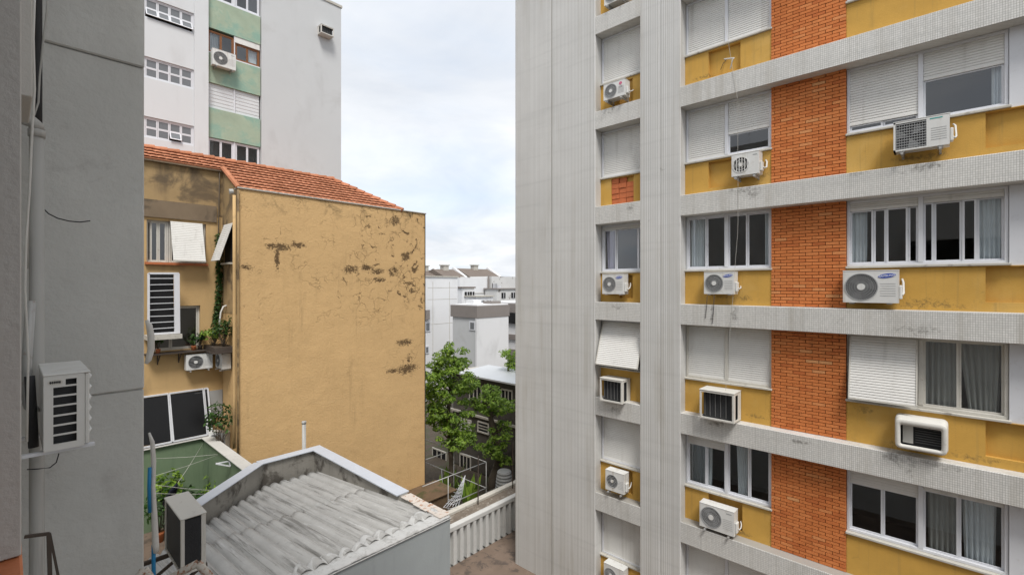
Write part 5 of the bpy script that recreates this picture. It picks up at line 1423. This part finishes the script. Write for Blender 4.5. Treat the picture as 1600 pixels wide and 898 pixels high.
while x < 19:
    m = MB(); m.prism([(x, 12.139, GZ), (x + .15, 12.139, GZ), (x + .14, 11.99, GZ), (x + .01, 11.99, GZ)], (0, 0, WZ - .165 - GZ)); m.build('rib', M['white_wall'], rw); x += .30
for px, nm in ((747, 'left'), (801, 'right')):
    p = P(px, 800, Y=12.6)
    tag(MB().tube([(p.x, 12.6, WZ - .06), (p.x + .01, 12.6, WZ + 1.75)], .022, 6).build('iron_rod', M['dark_steel']), nm + ' one of the two thin dark rods standing on the dirty wall top', 'rod', 'rods on the parapet wall')

# ------------------------------------------------------------------ back yard: mossy terrace, pipe frame, trees, dark house
M['moss'] = plaster('mossy old wall', (0.13, 0.085, 0.05), var=0.4, scale=2, bump=0.8, bscale=10, stain=((0.05, 0.06, 0.02), 0.5, 0.65, 1.6, 0.8))
tw_ = thing('retaining_wall', 'low mossy brown wall at the foot of the peeling ochre flank', 'wall', (13.2, 17, -12))
MB().box(11.9, 14.0, 16.5, 17.99, -12, -9.42).build('wall', M['moss'], tw_, bevel=.04)
MB().box(11.85, 14.05, 16.42, 17.98, -9.419, -9.34).build('coping', M['moss'], tw_, bevel=.02)
pf = thing('pipe_railing', 'thin white pipe frame over the back yard beside the ochre flank', 'railing', (14, 18, -12))
fx0, fx1, fy0, fy1, fz, fz2 = 11.95, 15.7, 16.2, 21.6, -8.5, -9.75
for a, b in (((fx0, fy0, fz), (fx1, fy0, fz)), ((fx1, fy0, fz), (fx1, fy1, fz)), ((fx1, fy0, fz2), (fx1, fy1, fz2)), ((fx0 + 1.4, fy0, fz2), (fx1, fy0, fz2)), ((fx0, 18.6, fz), (fx1, 18.6, fz)), ((13.2, fy0 + .05, fz2 - .6), (fx1, 19.6, fz2))):
    MB().tube([a, b], .021, 8).build('rail', M['steel'], pf, smooth=True)
for p in ((fx1, fy0), (fx1, 18.6), (fx1, fy1), (fx0 + 1.4, fy0)):
    MB().tube([(p[0], p[1], -12), (p[0], p[1], fz)], .02, 8).build('post', M['steel'], pf, smooth=True)
# slack white net
nt = MB()
a_, b_, c_ = P(727, 742, Z=-9.2), P(693, 792, Z=-9.6), P(716, 790, Z=-10)
for i in range(10):
    f = i / 9; p = a_.lerp(b_, f); q = a_.lerp(c_, f); nt.tube([p, p.lerp(q, .5) + Vector((0, 0, -.08)), q], .012, 5)
for i in range(6):
    f = i / 5; q = b_.lerp(c_, f); nt.tube([a_, a_.lerp(q, .5) + Vector((0, 0, -.22)), q], .012, 5)
stuff(tag(nt.build('slack_net', M['white_frame']), 'slack white net hanging from the pipe frame', 'net'))
# dark old house
M['oldwall'] = plaster('sooty old render', (0.10, 0.092, 0.08), var=0.35, scale=0.8, bump=0.5, bscale=10, stain=((0.045, 0.042, 0.038), 0.48, 0.62, 0.8, 0.8), streak=((0.19, 0.175, 0.155), 0.6, 1.2))
M['zinc'] = plaster('pale zinc roofing', (0.62, 0.64, 0.66), rough=0.45, var=0.12, scale=0.6, bump=0.1, metal=0.2)
DX = 20.6
old = thing('dark_old_house', 'sooty two storey old house behind the yard trees with a pale metal roof', 'building', (24, 22, -12))
zh = lambda px, py: P(px, py, X=DX).z
yh = lambda px: P(px, 446, X=DX).y
OT = zh(766, 592)
hol = []
def old_win(pxl, pxr, yt, yb_, kind):
    y1_, y0_ = yh(pxl), yh(pxr); zt_, zb_ = zh((pxl+pxr)/2, yt), zh((pxl+pxr)/2, yb_)
    f = MB(); fw = .07
    f.box(DX - .06, DX - .002, y0_ - .06, y1_ + .06, zt_, zt_ + .09); f.box(DX - .09, DX - .002, y0_ - .08, y1_ + .08, zb_ - .09, zb_)
    f.box(DX - .06, DX - .002, y0_ - .07, y0_, zb_, zt_); f.box(DX - .06, DX - .002, y1_, y1_ + .07, zb_, zt_)
    w = f.build('window', M['old_frame'] if kind != 'dark' else M['sill'], old)
    MB().box(DX - .03, DX - .004, y0_, y1_, zb_, zt_).build('opening', M['black'], w)
    if kind in ('bars', 'door'):
        n = 3
        for i in range(1, n): y = y0_ + (y1_ - y0_) * i / n; MB().box(DX - .05, DX - .031, y - .04, y + .04, zb_, zt_).build('bar', M['old_frame'], w)
    if kind == 'shutter':
        m = MB(); n = 16
        for i in range(n): m.box(DX - .06 + .02 * (i % 2), DX - .031, y0_, y1_, zb_ + (zt_ - zb_) * i / n, zb_ + (zt_ - zb_) * (i + 1) / n)
        m.build('shutter', M['shutter'], w)
    if kind == 'grid':
        for i in range(1, 3): z = zb_ + (zt_ - zb_) * i / 3; MB().box(DX - .05, DX - .031, y0_, y1_, z - .03, z + .03).build('bar', M['sill'], w)
MB().box(DX, DX + 2.4, 15.5, 24.5, -12, OT).build('wall', M['oldwall'], old)
old_win(735, 752, 603, 624, 'bars'); old_win(690, 700, 600, 632, 'shutter'); old_win(720, 736, 656, 680, 'shutter'); old_win(748, 763, 661, 674, 'grid')
old_win(677, 697, 704, 730, 'door'); old_win(720, 735, 712, 742, 'door'); old_win(785, 800, 610, 632, 'bars')
mb = MB(); 
pa, pb = Vector((DX - .12, yh(700), zh(707, 639))), Vector((DX - .12, 15.6, zh(707, 639) - .0)); mb.box(DX - .12, DX - .001, 15.5, yh(690), zh(707, 640), zh(707, 637)); mb.build('string_course', M['sill'], old)
rf = MB(); rf.prism([(DX - .35, 15.3, OT + .004), (DX + 2.6, 15.3, OT + .16), (DX + 2.6, 15.3, OT + .26), (DX - .35, 15.3, OT + .10)], (0, 8.4, 0)); rf.build('roof', M['zinc'], old)
rf = MB(); rf.prism([(DX - .3, 23.8, OT + .004), (DX + 2.6, 23.8, OT - .1), (DX + 2.6, 23.8, OT + .0), (DX - .3, 23.8, OT + .10)], (0, 1.0, 0)); rf.build('roof', M['sill'], old)
# small lean-to with a red tiled edge and a pale tank at the right
lt = thing('lean_to', 'small lean-to roof with a red tiled edge at the right of the yard', 'shed', (18.6, 15.2, -12))
lp = lambda px, py: P(px, py, X=18.2)
m = MB(); m.prism([(18.2, 13.2, lp(795, 701).z), (20.5, 13.2, lp(795, 650).z), (20.5, 13.2, lp(795, 650).z + .06), (18.2, 13.2, lp(795, 701).z + .06)], (0, 3.3, 0)); m.build('roof', M['zinc'], lt)
for k in range(9): MB().tube([(18.05, 13.35 + k * .36, lp(795, 704).z), (18.45, 13.35 + k * .36, lp(795, 704).z + .12)], .13, 8).build('edge_tile', M['tile'], lt)
MB().box(18.4, 20.5, 13.25, 16.4, -12, lp(795, 708).z).build('wall', M['oldwall'], lt)
tk = thing('water_tank', 'pale ribbed water tank at the foot of the crooked tree', 'tank', P(788, 750, Z=-12))
tp = P(788, 750, X=17.6)
prof = []
for i in range(15):
    f = i / 14; prof.append((.45 * (1 - .25 * f * f) + (.03 if i % 2 else 0), f * 1.1))
MB().tube([(17.6, tp.y, tp.z - .6 + z) for r, z in prof] + [(17.6, tp.y, tp.z + .52)], [r for r, z in prof] + [.15], 20)  .build('body', M['grille'], tk, smooth=False)
MB().box(16.9, 18.3, tp.y - .7, tp.y + .7, -12, tp.z - .6).build('base', M['oldwall'], tk)

# trees
def pc(px, py, d):                            # point at depth d along a sight line
    u, v = (px - 800) / FPX, -(py - HY) / FPX
    return Vector(((CB + u * SB) * d, (SB - u * CB) * d, v * d))
def cl(px, py, d, rx, rz_): s = d / FPX * 1.15; return (pc(px, py, d), (rx * s, rx * s * .95, rz_ * s))
b1 = pc(706, 760, 24.5); b1.z = -12
tree('bright leafy tree with a full crown against the ochre flank', b1, [pc(706, 730, 24.5), pc(703, 690, 24.6), pc(700, 650, 24.6), pc(704, 610, 24.6), pc(712, 575, 24.6)],
     [cl(708, 556, 24.6, 20, 19), cl(690, 575, 25.0, 24, 18), cl(678, 596, 24.2, 22, 24), cl(713, 590, 24.2, 22, 20), cl(697, 625, 24.6, 24, 22), cl(684, 655, 24.8, 17, 20), cl(716, 660, 24.3, 20, 17), cl(726, 684, 24.4, 17, 11), cl(706, 690, 24.0, 18, 13), cl(735, 602, 25.0, 14, 10), cl(672, 628, 24.5, 14, 24)], 21, .115, 1150, r0=.16)
b2 = pc(768, 762, 25.5); b2.z = -12
tree('crooked tree with separate tufts of leaves in front of the dark house', b2, [pc(770, 748, 25.5), pc(779, 722, 25.5), pc(779, 700, 25.5), pc(772, 672, 25.4), pc(766, 650, 25.4), pc(773, 630, 25.4)],
     [cl(770, 626, 25.4, 22, 9), cl(786, 640, 25.2, 17, 10), cl(757, 642, 25.6, 15, 8), cl(739, 630, 25.3, 15, 7), cl(783, 672, 25.2, 15, 15), cl(778, 698, 25.4, 17, 13), cl(765, 610, 25.6, 13, 6), cl(760, 700, 25.6, 12, 8), cl(787, 718, 25.3, 10, 10)], 22, .11, 1050, r0=.28)
b3 = pc(800, 640, 31); b3.z = -12
tree('slender tree with thin sprays of leaves at the edge of the mosaic block', b3, [pc(797, 620, 31), pc(796, 600, 31), pc(794, 575, 31), pc(800, 555, 31)],
     [cl(797, 556, 31, 12, 9), cl(789, 590, 31, 16, 9), cl(777, 600, 31, 11, 6), cl(803, 570, 31, 12, 9), cl(800, 608, 31, 12, 8)], 23, .11, 900, r0=.12)
rnd = random.Random(9)
for k, (px, py, z, h_, lab) in enumerate(((690, 772, -10.2, 1.3, 'broad leaved yard plant under the pipe frame on the left'), (705, 760, -11, 1.5, 'broad leaved yard plant in the middle under the pipe frame'), (735, 775, -10.6, 1.1, 'low broad leaved yard plant behind the parapet wall'))):
    q = P(px, py, Z=z); pot_plant(lab, (q.x, q.y, -12.05), h_ + z + 12.05, .8, 260, 40 + k, None, .16, 'yard_plant', 'leaf', 'yard plants', blade=True)

# ------------------------------------------------------------------ white buildings beyond
M['far_white'] = plaster('far white paint', (0.72, 0.725, 0.735), var=0.06, scale=0.3, bump=0.1, streak=((0.48, 0.48, 0.48), 0.5, 0.5))
M['far_band'] = plaster('far brown grey band', (0.24, 0.215, 0.20), var=0.1)
M['far_roof'] = plaster('far brown roof', (0.16, 0.13, 0.11), var=0.25, scale=1.2, bump=0.4)
M['far_patch'] = plaster('far flaking white paint', (0.58, 0.58, 0.57), var=0.1, stain=((0.17, 0.15, 0.13), 0.6, 0.64, 1.1, 0.9), bump=0.3)
fb = thing('white_block', 'plain white block just right of the ochre flank', 'building', (31, 42, -12))
Yf = 39.4; xf = lambda px: P(px, 446, Y=Yf).x; zf = lambda px, py: P(px, py, Y=Yf).z
ft = zf(700, 433)
MB().box(xf(630), xf(715), Yf, 50, -12, ft).build('wall', M['far_white'], fb)
MB().box(xf(630) - .1, xf(715) + .06, Yf - .1, 50, ft + .001, ft + .12).build('roof_edge', M['sill'], fb)
for k, (a, b, c, d_) in enumerate(((664, 672, 503, 518), (664, 670, 540, 552))):
    m = MB(); m.box(xf(a), xf(b), Yf - .06, Yf - .002, zf(668, d_), zf(668, c)); w = m.build('window', M['white_frame'], fb)
    MB().box(xf(a) + .1, xf(b) - .12, Yf - .08, Yf - .061, zf(668, d_) + .12, zf(668, c) - .12).build('pane', M['glass_frost'], w)
MB().box(xf(664), xf(669), Yf - .3, Yf - .002, zf(668, 499), zf(668, 484)).build('awning', M['far_band'], fb)
gb = thing('banded_building', 'white building with a brown grey band along its flat roof', 'building', (30, 33, -12))
cx_, cy_ = 28.7, 30.8; zt_, zb_ = -1.84, -2.93
MB().box(cx_, 33.0, cy_, 34.5, zb_, zt_).build('roof_band', M['far_band'], gb)
MB().box(cx_ + .1, 32.9, cy_ + .1, 34.4, zt_ + .001, zt_ + .1).build('roof', M['far_white'], gb)
MB().box(cx_ + .12, 32.7, cy_ + .25, 34.3, -12, zb_ - .001).build('wall', M['tower'], gb)
MB().box(cx_ + .02, 32.9, cy_ + .05, cy_ + .249, -12, zb_ - .002).build('wall', M['far_white'], gb)
m = MB(); m.box(cx_ + .06, cx_ + .119, 31.1, 31.9, P(740, 515, X=cx_ + .5).z, P(740, 501, X=cx_ + .5).z); w = m.build('window', M['white_frame'], gb)
MB().box(cx_ + .04, cx_ + .059, 31.25, 31.75, P(740, 515, X=cx_ + .5).z + .12, P(740, 501, X=cx_ + .5).z - .12).build('pane', M['glass_frost'], w)
MB().box(cx_ - .2, cx_ + 1.0, 32, 32.2, -7.35, -7.2).build('ledge', M['far_band'], gb)
g2 = thing('balcony_building', 'pale building with dark recessed balconies at the edge of the mosaic block', 'building', (37, 32, -12))
X2 = 35.0; p2 = lambda px, py: P(px, py, X=X2)
MB().box(X2, 42, 25, 36, -12, p2(800, 472).z).build('wall', M['far_white'], g2)
for a, b in ((474, 488), (522, 530), (545, 556)):
    MB().box(X2 - .15, X2 - .002, 27, 35.6, p2(800, b).z, p2(800, a).z).build('balcony_recess', M['far_band'], g2)
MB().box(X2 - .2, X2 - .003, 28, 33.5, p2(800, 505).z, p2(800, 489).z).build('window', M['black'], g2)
MB().box(X2 - 2.2, X2 - .21, 25, 30.8, -12, p2(790, 558).z).build('annex', M['far_band'], g2)
# row of gabled houses at the skyline
def gable_house(label, px0, px1, ytop, ybase, Yg, seed, mat='far_white'):
    t = thing('gabled_house', label, 'building', P((px0+px1)/2, ybase, Y=Yg), group='gabled houses on the skyline')
    x0, x1 = P(px0, 446, Y=Yg).x, P(px1, 446, Y=Yg).x
    zr, ze = P(px0, ytop, Y=Yg).z, P(px0, ybase, Y=Yg).z
    MB().box(x0, x1, Yg, Yg + 9, -12, ze).build('wall', M[mat], t)
    m = MB(); m.prism([(x0 - .1, Yg - .3, ze), (x0 - .1, Yg + 9.3, ze), (x0 - .1, Yg + 4.5, zr)], (x1 - x0 + .05, 0, 0)); rf = m.build('roof', M['far_roof'], t)
    m = MB(); m.prism([(x1 - .04, Yg - .35, ze - .2), (x1 - .04, Yg + 9.4, ze - .2), (x1 - .04, Yg + 4.5, zr + .35)], (.45, 0, 0)); m.build('fire_wall', M[mat], t)
    cxx = x0 + (x1 - x0) * .55
    c = MB(); c.box(cxx - .5, cxx + .5, Yg + 4.0, Yg + 4.9, zr - .3, zr + .55); c.box(cxx - .65, cxx + .65, Yg + 3.9, Yg + 5.0, zr + .56, zr + .72); c.build('chimney', M['sill'], rf)
gable_house('brown roofed gabled house at the left end of the skyline row', 672, 706, 420, 436, 55, 1)
gable_house('brown roofed gabled house in the middle of the skyline row', 706, 738, 419, 440, 53, 2)
gable_house('brown roofed gabled house beside the flaking white block', 742, 790, 418, 438, 56, 3)
fk = thing('flaking_block', 'white block with flaking paint and dark barred windows on the skyline', 'building', (44, 44, -12))
Yk = 46; xk = lambda px: P(px, 446, Y=Yk).x; zk = lambda px, py: P(px, py, Y=Yk).z
MB().box(xk(718), xk(764), Yk, 52, -12, zk(740, 434)).build('wall', M['far_white'], fk)
MB().box(xk(764) + .01, xk(830), Yk - .6, 52, -12, zk(780, 432)).build('wall', M['far_patch'], fk)
MB().tube([(xk(762), Yk - .15, zk(762, 430)), (xk(762), Yk - .15, zk(762, 455)), (xk(765), Yk - .75, zk(765, 462)), (xk(765), Yk - .75, -6)], .12, 8).build('downpipe', M['far_band'], fk)
for a, b, c, d_ in ((734, 750, 462, 473), (769, 777, 443, 450), (777, 782, 446, 453), (786, 799, 461, 471), (771, 782, 462, 470)):
    yk = Yk if b < 764 else Yk - .6
    m = MB(); m.box(P(a, 446, Y=yk).x, P(b, 446, Y=yk).x, yk - .08, yk - .002, P(a, d_, Y=yk).z, P(a, c, Y=yk).z); w = m.build('window', M['black'], fk)
    for i in range(4):
        xx = P(a + (b - a) * (i + .5) / 4, 446, Y=yk).x; MB().box(xx - .06, xx + .06, yk - .12, yk - .081, P(a, d_, Y=yk).z, P(a, c, Y=yk).z).build('bar', M['white_frame'] if a != 734 else M['far_band'], w)
MB().box(xk(718), xk(764), Yk - .05, Yk - .002, zk(740, 458.5), zk(740, 457.5)).build('string_course', M['sill'], fk)
# clutter on the far roofs and walls
def far_box(parent, name, x0, x1, y0, y1, z0, z1, mat): MB().box(x0, x1, y0, y1, z0, z1).build(name, M[mat], parent)
far_box(gb, 'roof_box', 29.4, 30.4, 32, 33, zt_ + .101, zt_ + .5, 'far_white')
far_box(gb, 'roof_box', 31.2, 32.4, 31.4, 32.6, zt_ + .101, zt_ + .35, 'far_band')
for k, (px, y0_, y1_) in enumerate(((676, 440, 560), (702, 440, 540))):
    far_box(fb, 'wall_joint', xf(px), xf(px) + .05, Yf - .012, Yf - .002, zf(px, y1_), zf(px, y0_), 'sill')
for y0_ in (449, 467, 505): far_box(fb, 'wall_joint', xf(668), xf(714), Yf - .011, Yf - .0025, zf(690, y0_ + .6), zf(690, y0_), 'sill')
for k, (a, b, yt, yg, lab) in enumerate(((722, 741, 450, 43.0, 'small white stepped house right of the plain white block'), (744, 770, 464, 41.0, 'low white house just above the brown grey band'), (776, 812, 452, 43.5, 'small white house by the edge of the mosaic block'))):
    h_ = thing('small_house', lab, 'building', P((a + b) / 2, 480, Y=yg), group='small white houses beyond')
    x0, x1, z1 = P(a, 446, Y=yg).x, P(b, 446, Y=yg).x, P(a, yt, Y=yg).z
    far_box(h_, 'wall', x0, x1, yg, yg + 2.2, -12, z1, 'far_patch' if k == 2 else 'far_white')
    far_box(h_, 'roof', x0 - .12, x1 + .12, yg - .15, yg + 2.4, z1 + .002, z1 + .16, ('far_roof', 'sill', 'far_band')[k])
    for i in range(2):
        xa = x0 + (x1 - x0) * (.2 + .42 * i); w = MB(); w.box(xa, xa + .75, yg - .05, yg - .002, z1 - 1.2, z1 - .45); w = w.build('window', M['black'], h_)
        far_box(w, 'bar', xa + .34, xa + .41, yg - .08, yg - .051, z1 - 1.2, z1 - .45, 'white_frame')
for o in list(bpy.data.objects):
    if o.get('_world') is not None: del o['_world']
